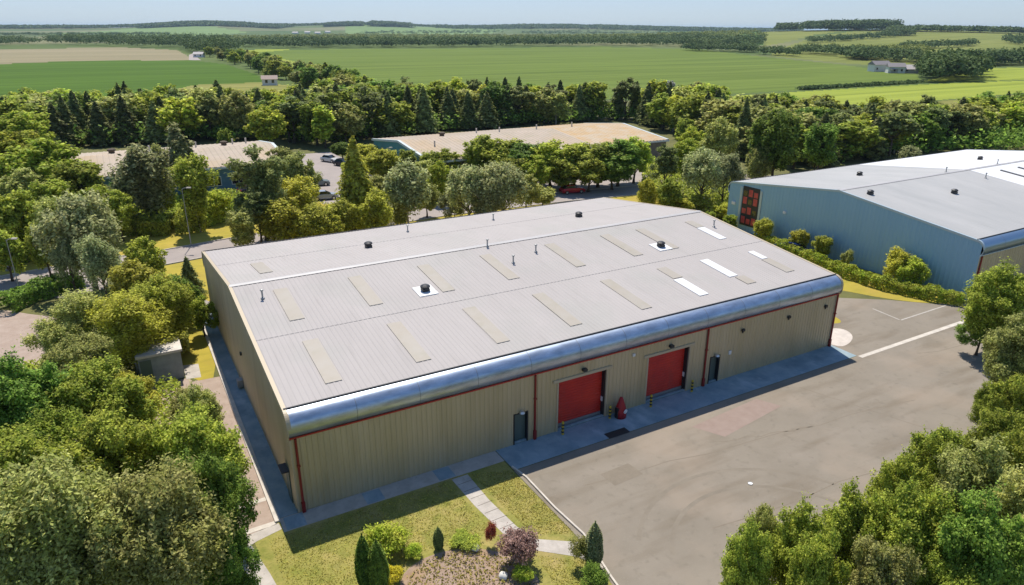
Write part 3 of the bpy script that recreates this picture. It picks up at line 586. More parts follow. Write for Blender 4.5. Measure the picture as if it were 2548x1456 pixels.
def crown(kind, n, seed):
    rng = np.random.default_rng(seed)
    def env(cz, ax, az, k, r0, r1, zmin=-0.55, inner=.55):
        C = []; Rb = []
        while len(C) < k:
            d = rng.normal(size=3); d /= np.linalg.norm(d)
            if d[2] < zmin: continue
            f = rng.uniform(inner, 1.0); w_ = 1+.16*math.sin(3*math.atan2(d[1], d[0])+seed)
            C.append((d[0]*ax*f*w_, d[1]*ax*f*w_, cz+d[2]*az*f)); Rb.append(rng.uniform(r0, r1))
        return C, Rb
    if kind == 'broad': C, Rb = env(5.5, 3.3, 3.75, 95, .38, .95, -.9, .45); q, nn = blobs(C, Rb, n, rng, .85, .55, (.55, 1.3))
    elif kind == 'birch':
        C, Rb = env(5.9, 2.1, 3.6, 46, .42, .85, -.9, .35); q, nn = blobs(C, Rb, n, rng, 1.3, .6, (.5, 1.25)); q[:, 2] -= np.abs(rng.normal(size=len(q)))*.55
        nn[:, 2] *= .8
    elif kind == 'willow':
        C, Rb = env(6.4, 2.9, 2.9, 60, .35, .85, -.3); q, nn = blobs(C, Rb, n, rng, 1.0, .5, (.55, 1.3))
        st = np.round(np.arctan2(q[:, 1], q[:, 0])*7)/7; dr = np.abs(rng.normal(size=len(q)))*1.5*(.6+.4*np.sin(st*23)); q[:, 2] -= dr; q[:, 2] = np.maximum(q[:, 2], .8); nn[:, 2] *= .8
    elif kind == 'poplar': C, Rb = env(5.4, 1.25, 4.0, 60, .3, .62, -.95, .45); q, nn = blobs(C, Rb, n, rng, 1.4, .5, (.5, 1.3))
    elif kind == 'pine': C, Rb = env(6.2, 2.8, 3.2, 48, .35, .85, -.6, .4); q, nn = blobs(C, Rb, n, rng, .55, .5, (.5, 1.3), .5)
    elif kind == 'shrub':
        C, Rb = env(.75, .85, .65, 34, .16, .38, -.25, .4); q, nn = blobs(C, Rb, n, rng, .95, .5, (.5, 1.3)); q[:, 2] = np.maximum(q[:, 2], .03)
    elif kind in ('conifer', 'cypress'):
        Rm, H0, bot = (2.1, 10, 1.0) if kind == 'conifer' else (.62, 10, .1)
        t = 1-np.sqrt(rng.uniform(0, 1, n)); z = bot+(H0-bot)*t; a = rng.uniform(0, 2*math.pi, n)
        lay = (z*1.7+.25*np.sin(a*3+seed)) % 1 if kind == 'conifer' else np.full(n, .2)
        R0 = Rm*(1-t)**.85*(.62+.5*(1-lay))*(1+.2*np.sin(a*5+z*2.3)+.12*np.sin(a*11-z*3))
        if kind == 'cypress': R0 = Rm*np.sin(np.clip(t*.93+.12, 0, 1)*math.pi)**.6*(1+.12*np.sin(a*7+z))
        rr = R0*rng.uniform(.72, 1.05, n); q = np.stack([rr*np.cos(a), rr*np.sin(a), z-rr*.18], -1)
        nn = np.stack([np.cos(a)*.8, np.sin(a)*.8, np.full(n, .7)], -1)+rng.normal(size=(n, 3))*.4
    return q, nn, rng
def trunkmesh(kind, seed, m):
    rng = random.Random(seed); mb = MB()
    H = {'conifer': 9.3, 'poplar': 8, 'cypress': 8.5}.get(kind, 6.2); r = {'poplar': .16, 'birch': .14, 'cypress': .12}.get(kind, .24)
    P = [(0, 0, -.15)]; x = y = 0
    for i in range(1, 7): x += rng.uniform(-.12, .12); y += rng.uniform(-.12, .12); P.append((x, y, H*i/6))
    mb.tube(P, [r*1.35]+[r*(1-i/7.5) for i in range(1, 7)], 8)
    if kind not in ('conifer', 'cypress'):
        for k in range(8):
            a = k*2.4+rng.uniform(-.3, .3); z0 = H*rng.uniform(.3, .85); i = z0/H*6; b = P[int(i)]; L = rng.uniform(1.4, 2.6)*(.5 if kind in ('poplar',) else 1)
            mb.tube([(b[0], b[1], z0), (b[0]+math.cos(a)*L*.5, b[1]+math.sin(a)*L*.5, z0+L*.5), (b[0]+math.cos(a)*L, b[1]+math.sin(a)*L, z0+L*1.1)], [r*.5, r*.3, r*.08], 6)
    V = np.array(mb.V); me = bpy.data.meshes.new('trunk'); me.from_pydata(mb.V, [], mb.F); me.materials.append(m)
    for p in me.polygons: p.use_smooth = True
    return me
NL = {'near': (52000, .20), 'mid': (15000, .38), 'far': (5200, .62)}
FAC = {'broad': 1.0, 'birch': .75, 'willow': .9, 'poplar': .5, 'pine': .62, 'conifer': .6, 'cypress': .35, 'shrub': .14}
CROWNS = {}; TRUNKS = {}
def get_crown(kind, lod, matn, var):
    k = (kind, lod, matn, var)
    if k not in CROWNS:
        n, s = NL[lod]; n = int(n*FAC[kind])
        if kind == 'shrub': s *= .42; n = int(n*1.1)
        if kind == 'cypress': s *= .7
        q, nn, rng = crown(kind, n, len(kind)*17+var*5+3)
        CROWNS[k] = leafmesh('crown', q, nn, s, LF[matn], rng, .5 if kind in ('willow', 'birch', 'conifer', 'pine') else .72)
    return CROWNS[k]
def get_trunk(kind, var):
    k = (kind, var)
    if k not in TRUNKS: TRUNKS[k] = trunkmesh(kind, var*7+len(kind), BIRCH if kind == 'birch' else BARK)
    return TRUNKS[k]
NAMES = {'broad': 'broadleaf_tree', 'birch': 'birch_tree', 'willow': 'willow_tree', 'poplar': 'poplar_tree', 'pine': 'pine_tree', 'conifer': 'conifer_tree', 'cypress': 'cypress_tree', 'shrub': 'shrub'}
TRNG = random.Random(11)
def plant(x, y, z, R, H, kind, matn, lod, label, group=None, cat=None, var=None):
    var = TRNG.randrange(4) if var is None else var
    name = NAMES[kind]; R0 = {'broad': 4.0, 'birch': 2.7, 'willow': 3.7, 'poplar': 1.8, 'pine': 3.6, 'conifer': 2.1, 'cypress': .65, 'shrub': 1.25}[kind]; H0 = 9.9 if kind != 'shrub' else 1.6
    root = empty(name, (x, y, z), TRNG.uniform(0, 6.28), label, cat or ('shrub' if kind in ('shrub',) else 'tree'), group)
    sx, sz = R/R0, H/H0
    c = link(bpy.data.objects.new('crown', get_crown(kind, lod, matn, var)), root); c.scale = (sx, sx, sz)
    if kind == 'shrub':
        pass
    else:
        t = link(bpy.data.objects.new('trunk', get_trunk(kind, var % 2)), root); t.scale = (max(sx, sz*.6), max(sx, sz*.6), sz)
    return root
def T(px, py, rp, H, kind, matn, label, lod=None, group=None):
    zc = H*(.62 if kind in ('broad', 'willow', 'pine', 'birch') else .5)
    p = G(px, py, zc); D = float((p-CAM)@FW); R = rp*D/FPX
    lod = lod or ('near' if D < 62 else 'mid' if D < 150 else 'far')
    return plant(p[0], p[1], 0, R, H, kind, matn, lod, label, group)

# near left wood
g1 = 'trees of the dense wood left of the warehouse'
for a in [
 (150, 1340, 215, 10.5, 'willow', 'olive', 'big pale olive tree in the bottom left corner of the photo'),
 (395, 1345, 190, 9.5, 'willow', 'olive', 'pale olive tree right of the corner one, above the paved strip'),
 (40, 1200, 150, 9, 'broad', 'mid', 'green tree on the left edge behind the pale corner tree'),
 (300, 1140, 140, 9, 'broad', 'mid', 'rounded green tree in the middle of the near left wood'),
 (480, 1130, 125, 8.5, 'broad', 'mid', 'fresh green tree reaching the pinkish tarmac beside the warehouse'),
 (520, 1260, 105, 8.5, 'broad', 'dark', 'dark green tree overhanging the side kerb near the warehouse corner'),
 (60, 1020, 130, 9, 'broad', 'dark', 'dark tree on the left edge below the bare tarmac'),
 (230, 1000, 130, 8.5, 'broad', 'mid', 'mid green tree below and left of the grey hut'),
 (205, 905, 95, 7, 'broad', 'olive', 'yellowish olive tree left of the grey hut roof'),
 (318, 1005, 85, 6, 'broad', 'yellow', 'yellow green tree directly in front of the hut door'),
 (462, 1010, 52, 4.5, 'birch', 'olive', 'thin olive birch in front of the hut at the tarmac edge'),
 (500, 1035, 60, 6, 'broad', 'olive', 'small olive tree where the wood meets the pinkish tarmac'),
 (560, 1390, 70, 6, 'broad', 'dark', 'dark low tree at the bottom edge beside the paved strip'),
 (130, 1130, 120, 8.5, 'broad', 'mid', 'green tree hemmed in at the centre left of the near wood')]:
    T(*a, group=g1)
g2 = 'trees between the bare tarmac and the warehouse'
for a in [
 (320, 800, 100, 7.5, 'birch', 'yellow', 'airy yellow green tree behind the hut'),
 (400, 760, 80, 7, 'birch', 'yellow', 'yellow green birch near the back corner of the warehouse gable'),
 (215, 790, 85, 7, 'birch', 'olive', 'thin olive tree at the edge of the bare tarmac'),
 (150, 850, 70, 5.5, 'birch', 'olive', 'small straggly olive tree over the bare tarmac'),
 (262, 845, 55, 5, 'birch', 'olive', 'olive tree just left of the hut'),
 (445, 730, 48, 5, 'broad', 'dark', 'dark bushy tree beside the gable back corner'),
 (470, 690, 32, 4.5, 'conifer', 'pine', 'small brownish conifer on the yellow grass behind the gable'),
 (500, 775, 40, 4, 'broad', 'lime', 'lime green bush tree touching the gable wall'),
 (420, 785, 45, 5, 'broad', 'mid', 'mid green tree behind the hut verge'),
 (355, 640, 52, 6, 'broad', 'mid', 'green roadside tree in front of the yellow lawn'),
 (330, 705, 60, 6, 'birch', 'yellow', 'feathery yellow green tree below the paved layby')]:
    T(*a, group=g2)
g3 = 'trees on the left edge along the road'
for a in [
 (205, 570, 95, 11, 'willow', 'grey', 'tall weeping grey green willow beside the curved road'),
 (245, 650, 55, 8, 'willow', 'grey', 'lower weeping tree at the foot of the tall willow'),
 (150, 560, 60, 10, 'willow', 'olive', 'olive weeping tree left of the tall grey willow'),
 (40, 540, 75, 9, 'broad', 'mid', 'round green tree on the left edge above the road'),
 (105, 600, 45, 7, 'broad', 'mid', 'mid green tree over the dark roadside hedge'),
 (60, 470, 65, 8, 'broad', 'olive', 'olive tree under the lime coloured crowns on the left edge'),
 (110, 410, 105, 11, 'broad', 'lime', 'bright lime green tree hiding the end of the left shed'),
 (35, 370, 80, 11, 'broad', 'lime', 'lime green tree on the far left edge behind its bright neighbour'),
 (60, 315, 75, 11, 'broad', 'lime', 'topmost lime green tree on the left edge'),
 (200, 450, 75, 9, 'broad', 'mid', 'green tree under the corner of the left shed roof'),
 (20, 430, 60, 9, 'broad', 'mid', 'green tree on the left edge below the lime crowns'),
 (130, 490, 60, 8, 'broad', 'mid', 'green tree right of the left edge in the middle height'),
 (245, 500, 50, 7, 'broad', 'lime', 'lime tree at the left end of the long rounded hedge'),
 (345, 430, 72, 12.5, 'birch', 'grey', 'tall grey green birch in front of the left shed'),
 (395, 465, 55, 8, 'birch', 'mid', 'greener birch right of the tall one before the left shed'),
 (455, 400, 36, 12, 'poplar', 'grey', 'slim tall tree rising over the left shed roof'),
 (480, 455, 55, 11, 'birch', 'mid', 'dense birch right of the teal wall patch of the left shed'),
 (390, 400, 34, 9, 'birch', 'olive', 'thin olive birch crossing the middle of the left shed roof'),
 (290, 520, 50, 7, 'broad', 'mid', 'full green tree at the end of the rounded hedge'),
 (170, 640, 45, 7, 'willow', 'grey', 'drooping grey green branches left of the tall willow foot'),
 (10, 620, 50, 6, 'broad', 'mid', 'green tree cut by the left edge above the cabinet'),
 (310, 480, 45, 7, 'broad', 'dark', 'dark tree behind the rounded hedge'),
 (535, 500, 42, 5, 'broad', 'lime', 'light green bush tree at the right end of the rounded hedge')]:
    T(*a, group=g3)
g4 = 'trees round the car park behind the warehouse'
for a in [
 (645, 448, 76, 13, 'pine', 'pine', 'dark open pine left of the parked grey cars'),
 (640, 525, 55, 8, 'pine', 'pine', 'brownish lower pine at the end of the yellow lawn'),
 (740, 430, 50, 9, 'broad', 'olive', 'olive tree between the pine and the car park'),
 (700, 400, 40, 8, 'broad', 'olive', 'olive tree at the right end of the left shed roof'),
 (705, 535, 62, 7, 'birch', 'yellow', 'yellow green tree touching the back edge of the warehouse roof'),
 (775, 545, 52, 6.5, 'birch', 'yellow', 'second yellow green tree behind the roof, right of the first'),
 (885, 458, 60, 13, 'conifer', 'yellow', 'tall golden conifer right of the parked grey cars'),
 (930, 520, 50, 7, 'birch', 'yellow', 'golden green tree at the foot of the golden conifer'),
 (850, 530, 42, 6.5, 'birch', 'yellow', 'golden green tree left below the golden conifer'),
 (1010, 455, 60, 11, 'birch', 'grey', 'grey birch with pale trunks behind the roof edge'),
 (960, 400, 48, 7, 'broad', 'yellow', 'yellow green tree below the teal gable of the long shed'),
 (1050, 430, 42, 7, 'broad', 'olive', 'olive tree right of the grey birch'),
 (1095, 440, 36, 7, 'broad', 'lime', 'lime tree left of the large grey green willow'),
 (1165, 468, 66, 9.5, 'willow', 'grey', 'large grey green tree, left half of the pair behind the roof'),
 (1250, 462, 68, 10, 'willow', 'grey', 'large grey green tree, right half of the pair behind the roof'),
 (870, 425, 32, 5, 'broad', 'yellow', 'yellow green bush tree right of the parked silver car'),
 (935, 465, 34, 6, 'broad', 'olive', 'olive tree between the golden conifer and the grey birch'),
 (995, 530, 26, 4, 'broad', 'olive', 'small olive bush at the roof edge below the grey birch'),
 (1310, 470, 40, 6, 'broad', 'olive', 'olive tree right of the large grey green pair'),
 (1060, 480, 34, 6, 'broad', 'olive', 'olive tree at the edge of the pinkish back road'),
 (600, 560, 45, 6, 'birch', 'olive', 'feathery olive tree at the far end of the yellow lawn'),
 (665, 500, 50, 9, 'birch', 'olive', 'airy olive birch leaning out of the dark pine'),
 (740, 490, 50, 8, 'birch', 'yellow', 'tall light green birch between the pine and the silver car'),
 (820, 560, 40, 5, 'broad', 'yellow', 'golden bush at the back eave below the silver car'),
 (1070, 405, 34, 6, 'birch', 'mid', 'fresh green birch under the corner of the teal gable'),
 (1130, 500, 36, 5, 'birch', 'grey', 'low grey green tree at the back eave left of the large pair'),
 (1205, 490, 50, 8, 'birch', 'grey', 'grey green tree filling the gap in the large pair'),
 (1350, 483, 38, 3.5, 'broad', 'olive', 'small rusty olive bush tree left of the red car'),
 (905, 375, 36, 4, 'broad', 'yellow', 'yellowish bush above the parked black car'),
 (850, 368, 28, 4, 'broad', 'dark', 'dark round bush above the silver car'),
 (1110, 400, 40, 6, 'broad', 'mid', 'green tree under the front edge of the long shed roof'),
 (1010, 400, 32, 6, 'broad', 'mid', 'green tree at the foot of the teal gable'),
 (805, 315, 30, 10, 'poplar', 'lime', 'slim lime poplar against the dark conifers'),
 (660, 305, 52, 10, 'broad', 'lime', 'lime green tree in front of the dark conifers behind the left shed'),
 (560, 345, 20, 6, 'broad', 'mid', 'small tree at the back edge of the left shed')]:
    T(*a, group=g4)
def ORD(n): return ['first', 'second', 'third', 'fourth', 'fifth', 'sixth', 'seventh', 'eighth', 'ninth', 'tenth', 'eleventh', 'twelfth'][n-1] if n < 13 else '%d%s' % (n, {1: 'st', 2: 'nd', 3: 'rd'}.get(n % 10 if n > 20 else 0, 'th'))
g5 = 'tall hedge trees in front of the long shed'
for i, (px, py, rp) in enumerate([(1200, 378, 56), (1255, 386, 66), (1310, 390, 68), (1370, 392, 70), (1430, 392, 70), (1490, 392, 68), (1540, 390, 64), (1580, 384, 50), (1400, 418, 58), (1465, 420, 58), (1525, 415, 56), (1335, 420, 54), (1275, 420, 48)]):
    T(px, py, rp, 8.5 if i < 8 else 6.5, 'broad', ['mid', 'mid', 'dark', 'lime'][i % 4], 'dense tree, '+('%s at the back' % ORD(i+1) if i < 8 else '%s at the front' % ORD(i-7))+' of the tall row before the tan shed', group=g5)
g6 = 'trees between the long shed and the blue gabled warehouse'
for a in [
 (1655, 410, 42, 10, 'pine', 'pine', 'dark pine at the right end of the tall hedge row'),
 (1615, 475, 28, 6, 'birch', 'yellow', 'slim golden tree beside the back road'),
 (1665, 480, 34, 6, 'broad', 'mid', 'green tree behind the far roof corner'),
 (1710, 385, 48, 8, 'broad', 'lime', 'lime green tree right of the dark pine'),
 (1750, 425, 62, 10, 'willow', 'grey', 'grey green willow left of the blue gable'),
 (1805, 430, 48, 9, 'willow', 'grey', 'grey green willow touching the top corner of the blue gable'),
 (1722, 352, 40, 8, 'broad', 'lime', 'light green tree beside the far end of the long shed roof'),
 (1705, 320, 30, 8, 'broad', 'mid', 'green tree behind the far corner of the long shed'),
 (1790, 345, 48, 11, 'broad', 'olive', 'olive tree behind the grey willows'),
 (1850, 320, 32, 13, 'conifer', 'conifer', 'dark spruce between the willows and the big dark tree'),
 (1935, 335, 68, 15, 'broad', 'dark', 'big dark broad tree behind the left end of the blue gabled warehouse'),
 (1885, 400, 34, 8, 'birch', 'olive', 'olive tree behind the roof of the blue gabled warehouse'),
 (1980, 365, 38, 9, 'poplar', 'lime', 'oval lime green tree behind the far roof edge'),
 (2045, 350, 50, 11, 'broad', 'dark', 'dark tree right of the oval lime tree'),
 (2030, 395, 22, 4, 'broad', 'olive', 'low olive bush at the roof edge by the oval lime tree'),
 (1900, 415, 26, 4, 'broad', 'olive', 'low rusty bush at the far roof edge'),
 (2260, 385, 34, 6, 'birch', 'grey', 'pale grey tree behind the white roof'),
 (1740, 500, 32, 3.2, 'broad', 'yellow', 'yellow bush at the roof corner before the blue gable'),
 (1690, 495, 25, 3.2, 'broad', 'olive', 'olive bush left of the yellow ones'),
 (1800, 520, 30, 3, 'broad', 'yellow', 'yellow bush at the foot of the blue gable corner')]:
    T(*a, group=g6)
g7 = 'trees of the wood on the right edge'
for a in [
 (2490, 745, 88, 8.5, 'broad', 'mid', 'green tree hiding the front corner of the blue gabled warehouse'),
 (2445, 815, 50, 4.2, 'broad', 'dark', 'dark tree at the end of the parking line'),
 (2530, 880, 85, 8, 'broad', 'olive', 'olive tree on the right edge over the yard'),
 (2460, 1000, 40, 4, 'broad', 'mid', 'small bush tree at the right yard edge'),
 (2530, 1010, 70, 7, 'broad', 'mid', 'green tree on the right edge halfway down'),
 (2490, 1110, 85, 8, 'broad', 'mid', 'fresh green tree at the right yard edge'),
 (2340, 1160, 85, 7.5, 'broad', 'mid', 'green tree where the right wood bulges into the yard'),
 (2420, 1240, 120, 8.5, 'broad', 'olive', 'olive tree in the middle of the right wood'),
 (2240, 1240, 85, 7, 'broad', 'mid', 'mid green tree on the edge of the right wood'),
 (2120, 1330, 90, 7.5, 'broad', 'mid', 'mid green tree beside the yard, lower part of the right wood'),
 (2260, 1350, 110, 8.5, 'broad', 'mid', 'rounded green tree in the lower right wood'),
 (1990, 1370, 85, 7, 'broad', 'mid', 'green tree at the lower left end of the right wood'),
 (1900, 1335, 52, 6, 'broad', 'olive', 'small olive tree jutting out at the left tip of the right wood'),
 (1860, 1420, 72, 7, 'broad', 'mid', 'green tree at the bottom edge, leftmost of the right wood'),
 (2030, 1450, 85, 7.5, 'broad', 'mid', 'green tree cut by the bottom edge near the yard'),
 (2180, 1460, 100, 8, 'broad', 'olive', 'olive tree cut by the bottom edge of the photo'),
 (2420, 1400, 130, 9, 'broad', 'dark', 'dark green tree near the bottom right corner'),
 (2540, 1330, 110, 9, 'broad', 'olive', 'olive tree on the right edge near the corner'),
 (2350, 1490, 90, 7, 'broad', 'mid', 'green tree cut by the bottom edge near the right corner'),
 (2545, 1180, 90, 8.5, 'broad', 'mid', 'green tree cut by the right edge of the photo')]:
    T(*a, group=g7)
# wood belt behind everything
BELT = [(-60, 345), (0, 350), (140, 372), (350, 364), (500, 356), (640, 350), (700, 352), (770, 366), (860, 360), (925, 348), (1200, 322), (1560, 300), (1700, 340), (1800, 395), (2060, 415), (2220, 392), (2400, 380), (2600, 384),
        (2600, 302), (2450, 318), (2300, 343), (2100, 343), (1900, 322), (1700, 300), (1500, 290), (1100, 290), (900, 298), (500, 310), (300, 316), (-60, 318)]
rng = np.random.default_rng(5); pts = []
gx = np.arange(-80, 420, 5.6)
cand = [(x+rng.uniform(-2.3, 2.3), y+rng.uniform(-2.3, 2.3)) for x in gx for y in np.arange(60, 420, 5.6)]
cand = np.array(cand); d3 = np.c_[cand, np.zeros(len(cand))]-CAM; ww_ = d3@FW; pv = np.c_[CX+FPX*(d3@RT)/ww_, CY-FPX*(d3@UP)/ww_]
ok = (ww_ > 20) & inpoly(pv[:, 0], pv[:, 1], BELT)
def clear(x, y): return not (42 < x < 100 and 79 < y < 112) and not (-15 < x < 23 and 91 < y < 121) and not (66 < x < 127 and -2 < y < 36)
S = [(c, v) for c, v in zip(cand[ok], pv[ok]) if clear(*c)]
S.sort(key=lambda t: -t[1][1]); print('belt candidates', len(S))
front = S[:470]
step = max(1, int(math.ceil(len(S)/300.0)))
sel = S if len(S) <= 300 else [S[i] for i in sorted(rng.choice(len(S), 300, replace=False))]
secs = [(300, 'in the wood belt at its left end'), (800, 'in the wood belt behind the left shed'), (1150, 'in the wood belt behind the car park'), (1650, 'in the wood belt behind the tan roofed long shed'), (2050, 'in the wood belt behind the dark broad tree'), (9999, 'in the wood belt behind the blue gabled warehouse')]
CNT = {}
for c, v in sorted(sel, key=lambda t: t[1][0]):
    sec = next(s for lim, s in secs if v[0] < lim); r = rng.uniform(); cf = .42 if v[0] < 1000 else (.34 if v[0] < 1700 else .22)
    if r < cf: kind, mt, wd, H, ds = 'conifer', ['conifer', 'conifer', 'pine'][rng.integers(3)], rng.uniform(2.8, 3.7), rng.uniform(9.5, 12.8), 'dark pointed conifer'
    elif r < cf+.14: kind, mt, wd, H, ds = 'pine', 'pine', rng.uniform(4, 5.2), rng.uniform(10, 13.5), 'brownish pine'
    elif r < cf+.26: kind, mt, wd, H, ds = 'birch', ['olive', 'yellow', 'mid'][rng.integers(3)], rng.uniform(3.8, 4.8), rng.uniform(9, 12), 'light feathery tree'
    else: kind, mt, wd, H, ds = 'broad', ['mid', 'mid', 'olive', 'dark', 'lime'][rng.integers(5)], rng.uniform(4.8, 6.4), rng.uniform(9.5, 13), 'rounded green broadleaf tree'
    if v[0] < 130: H *= .9
    if v[0] > 1800: H *= .88
    CNT[(ds, sec)] = CNT.get((ds, sec), 0)+1
    plant(c[0], c[1], 0, wd, H, kind, mt, 'far', ORD(CNT[(ds, sec)])+' '+ds+' from the left '+sec.replace('in the wood belt', ''), 'trees of the wood belt behind the sheds')
# tree line running away to the road
HED = [((940, 268), (900, 240)), ((900, 240), (800, 205)), ((800, 205), (700, 178)), ((700, 178), (620, 152)), ((620, 152), (540, 132))]
k = 0
for (a, b_) in HED:
    for j in range(9):
        for side in (0, 1):
            t = rng.uniform(); px = a[0]+(b_[0]-a[0])*t-(rng.uniform(0, 90) if side else 0)*(a[1]/240.0)*(.95 if a[1] > 200 else .6); py = a[1]+(b_[1]-a[1])*t+rng.uniform(-2, 3)+(6 if side else 0)
            p = G(px, py); k += 1
            plant(p[0], p[1], 0, rng.uniform(4, 6.2), rng.uniform(7, 11), ['broad', 'broad', 'broad', 'conifer'][rng.integers(4)], ['mid', 'dark', 'olive'][rng.integers(3)], 'far', ORD(k)+' tree from the near end of the line between the two green fields', 'tree line between the fields')

# ---------------------------------------------------------------- far woods (masses)
def wood(name, P, n, H, R, m, label, q=46, leaf=1.5, polar=False):
    rng = np.random.default_rng(len(name)*31+n); xs = np.array([p[0] for p in P]); yy = np.array([p[1] for p in P]); C = []
    while len(C) < n:
        x = rng.uniform(xs.min(), xs.max(), 500); y = rng.uniform(yy.min(), yy.max(), 500); k = inpoly(x, y, P); C += list(zip(x[k], y[k]))
    C = C[:n]
    if polar: pos = np.array([(*(CAM[:2]+wdir(x)*y), 0.0) for x, y in C])      # outline given as bearing and distance in metres
    else: pos = np.array([G(x, y) for x, y in C])
    pos = pos.astype(float); pos[:, 2] = hgt(pos[:, 0], pos[:, 1])
    d = rng.normal(size=(n, q, 3)); d /= np.linalg.norm(d, axis=2, keepdims=True); d[..., 2] = np.abs(d[..., 2])*1.0-.25*(rng.uniform(size=(n, q)) < .3)
    hh = rng.uniform(.65, 1.15, (n, 1, 1))*H; rr = rng.uniform(.7, 1.25, (n, 1, 1))*R
    off = d*np.concatenate([rr, rr, hh*.55], 2)*rng.uniform(.75, 1.05, (n, q, 1)); off[..., 2:3] += hh*.45
    Pp = (pos[:, None, :]+off).reshape(-1, 3); Nn = (d*.6+rng.normal(size=d.shape)*.4+np.array([0, 0, .4])).reshape(-1, 3)
    me = leafmesh(name, Pp, Nn, leaf, m, rng, .9); o = link(bpy.data.objects.new(name, me)); tag(o, label, 'woodland', None, 'stuff'); return o
FD = mat('far_wood_dark', (0.070, 0.120, 0.040), .8, spec=.1, col2=(0.140, 0.190, 0.060), scale=.02, trans=.15)
FM = mat('far_wood_mid', (0.170, 0.215, 0.050), .8, spec=.1, col2=(0.300, 0.320, 0.085), scale=.015, trans=.15)
wood('plantation', [(560, 94), (900, 88), (1640, 90), (1880, 98), (1900, 108), (1640, 106), (1200, 108), (700, 110), (540, 112)], 1500, 9, 9, FM, 'broad pale green plantation stretching across behind the large crop field', 40, 3.0)
wood('plantation', [(620, 110), (1150, 108), (1700, 105), (1900, 112), (1880, 122), (1500, 116), (1120, 119), (700, 121), (600, 118)], 1300, 13, 8, FD, 'darker wooded front edge of the plantation along the crop field', 46, 2.4)
wood('wood', [(110, 112), (240, 116), (440, 122), (520, 140), (600, 128), (560, 100), (300, 101), (120, 106)], 620, 15, 8, FD, 'dark wood behind the tan stubble field', 60, 2.0)
wood('wood', [(-60, 104), (60, 104), (110, 112), (0, 114), (-60, 114)], 120, 12, 8, FD, 'dark wood strip on the left edge beyond the stubble field', 50, 2.0)
wood('hill_wood', [(1905, 1950), (2085, 1950), (2120, 2060), (2085, 2250), (1905, 2200)], 420, 23, 14, FD, 'dark wood crowning the hill on the right', 80, 4, True)
wood('hill_wood', [(1848, 2050), (1892, 2050), (1892, 2150), (1848, 2150)], 60, 20, 12, FD, 'small dark clump left of the hill wood', 70, 4, True)
wood('hill_wood', [(2100, 1900), (2420, 2000), (2420, 2060), (2100, 2000)], 260, 13, 14, FD, 'thin dark wood line running right from the hill', 60, 4, True)
wood('hill_wood', [(2085, 1700), (2140, 1700), (2140, 1780), (2085, 1780)], 60, 13, 12, FD, 'bushy trees on the slope under the hill wood', 60, 3, True)
wood('hedgerow', [(1975, 136), (2060, 140), (2140, 150), (2290, 160), (2300, 152), (2120, 138), (1990, 128)], 260, 10, 6, FD, 'bushy dark hedgerow below the hill pastures', 60, 1.7)
wood('hedgerow', [(2120, 132), (2300, 128), (2300, 140), (2130, 140)], 120, 9, 6, FM, 'lighter bushes above the hedgerow on the right', 60, 1.7)
wood('copse', [(2290, 182), (2330, 172), (2430, 172), (2452, 186), (2430, 205), (2300, 206)], 170, 13, 5, FD, 'dense dark rounded copse in the pastures on the right', 120, 1.5)
wood('copse', [(2310, 166), (2400, 160), (2440, 166), (2400, 172)], 60, 12, 6, FD, 'bushes just behind the dark rounded copse', 80, 1.6)
wood('hedgerow', [(2440, 157), (2600, 150), (2600, 163), (2440, 166)], 140, 11, 6, FD, 'dark hedge belt on the right edge behind the copse', 70, 1.7)
wood('farm_wood', [(2060, 96), (2230, 92), (2260, 98), (2060, 102)], 150, 12, 9, FD, 'dark trees around the farm on the hill slope', 60, 2.6)
wood('farm_wood', [(2490, 112), (2600, 112), (2600, 120), (2500, 120)], 70, 11, 8, FD, 'dark clump of trees on the hill slope at the right edge', 60, 2.4)
wood('hedgerow', [(1700, 124), (1880, 128), (1880, 133), (1700, 128)], 120, 9, 6, FD, 'bushy line at the top right corner of the large crop field', 60, 1.8)
wood('hedgerow', [(1890, 134), (1980, 138), (1980, 142), (1890, 138)], 30, 9, 6, FD, 'few dark bushes at the far corner of the crop field', 60, 1.8)
wood('hedgerow', [(1990, 223), (2290, 205.5), (2290, 207), (1990, 225)], 150, 1.6, 2.4, FD, 'low dark hedge between the crop field and the bright pasture', 30, .9)
for P_, n_, lb_ in (([(2010, 112), (2240, 106), (2240, 109), (2010, 115)], 120, 'thin hedgerow crossing the hill pastures'), ([(2240, 124), (2420, 118), (2420, 121), (2240, 128)], 90, 'scattered bushes on the lower hill pasture'), ([(1960, 86), (2080, 90), (2080, 92), (1950, 89)], 90, 'hedge line under the hill wood'), ([(2260, 88), (2520, 92), (2520, 94), (2260, 90)], 130, 'far hedge line on the right hill side'), ([(120, 96), (300, 94), (300, 96), (120, 98)], 90, 'hedge line behind the dark wood on the left'), ([(900, 84), (1250, 82), (1250, 84.5), (900, 86)], 200, 'thin wood line beyond the plantation'), ([(0, 88), (420, 86), (420, 88), (0, 90)], 200, 'far hedge line on the left'), ([(1300, 83), (1700, 84), (1700, 86), (1300, 86)], 220, 'far wood line right of centre'), ([(2100, 144), (2180, 140), (2200, 146), (2140, 152)], 50, 'bushes beside the far farmhouse')):
    wood('hedgerow', P_, n_, 10, 8, FD, lb_, 46, 2.4)
wood('ridge_wood', [(760, 4900), (880, 4900), (1120, 5000), (1120, 5300), (760, 5300)], 500, 13, 26, FD, 'low blue wood filling the horizon between the ridges', 30, 9, True)
wood('ridge_wood', [(1560, 5000), (1900, 5000), (1900, 5300), (1560, 5300)], 500, 14, 26, FD, 'low blue wood on the horizon left of the right hill', 30, 9, True)
wood('ridge_wood', [(0, 4700), (440, 4700), (470, 5100), (0, 5300)], 900, 16, 26, FD, 'blue wooded ridge along the horizon on the left', 30, 9, True)
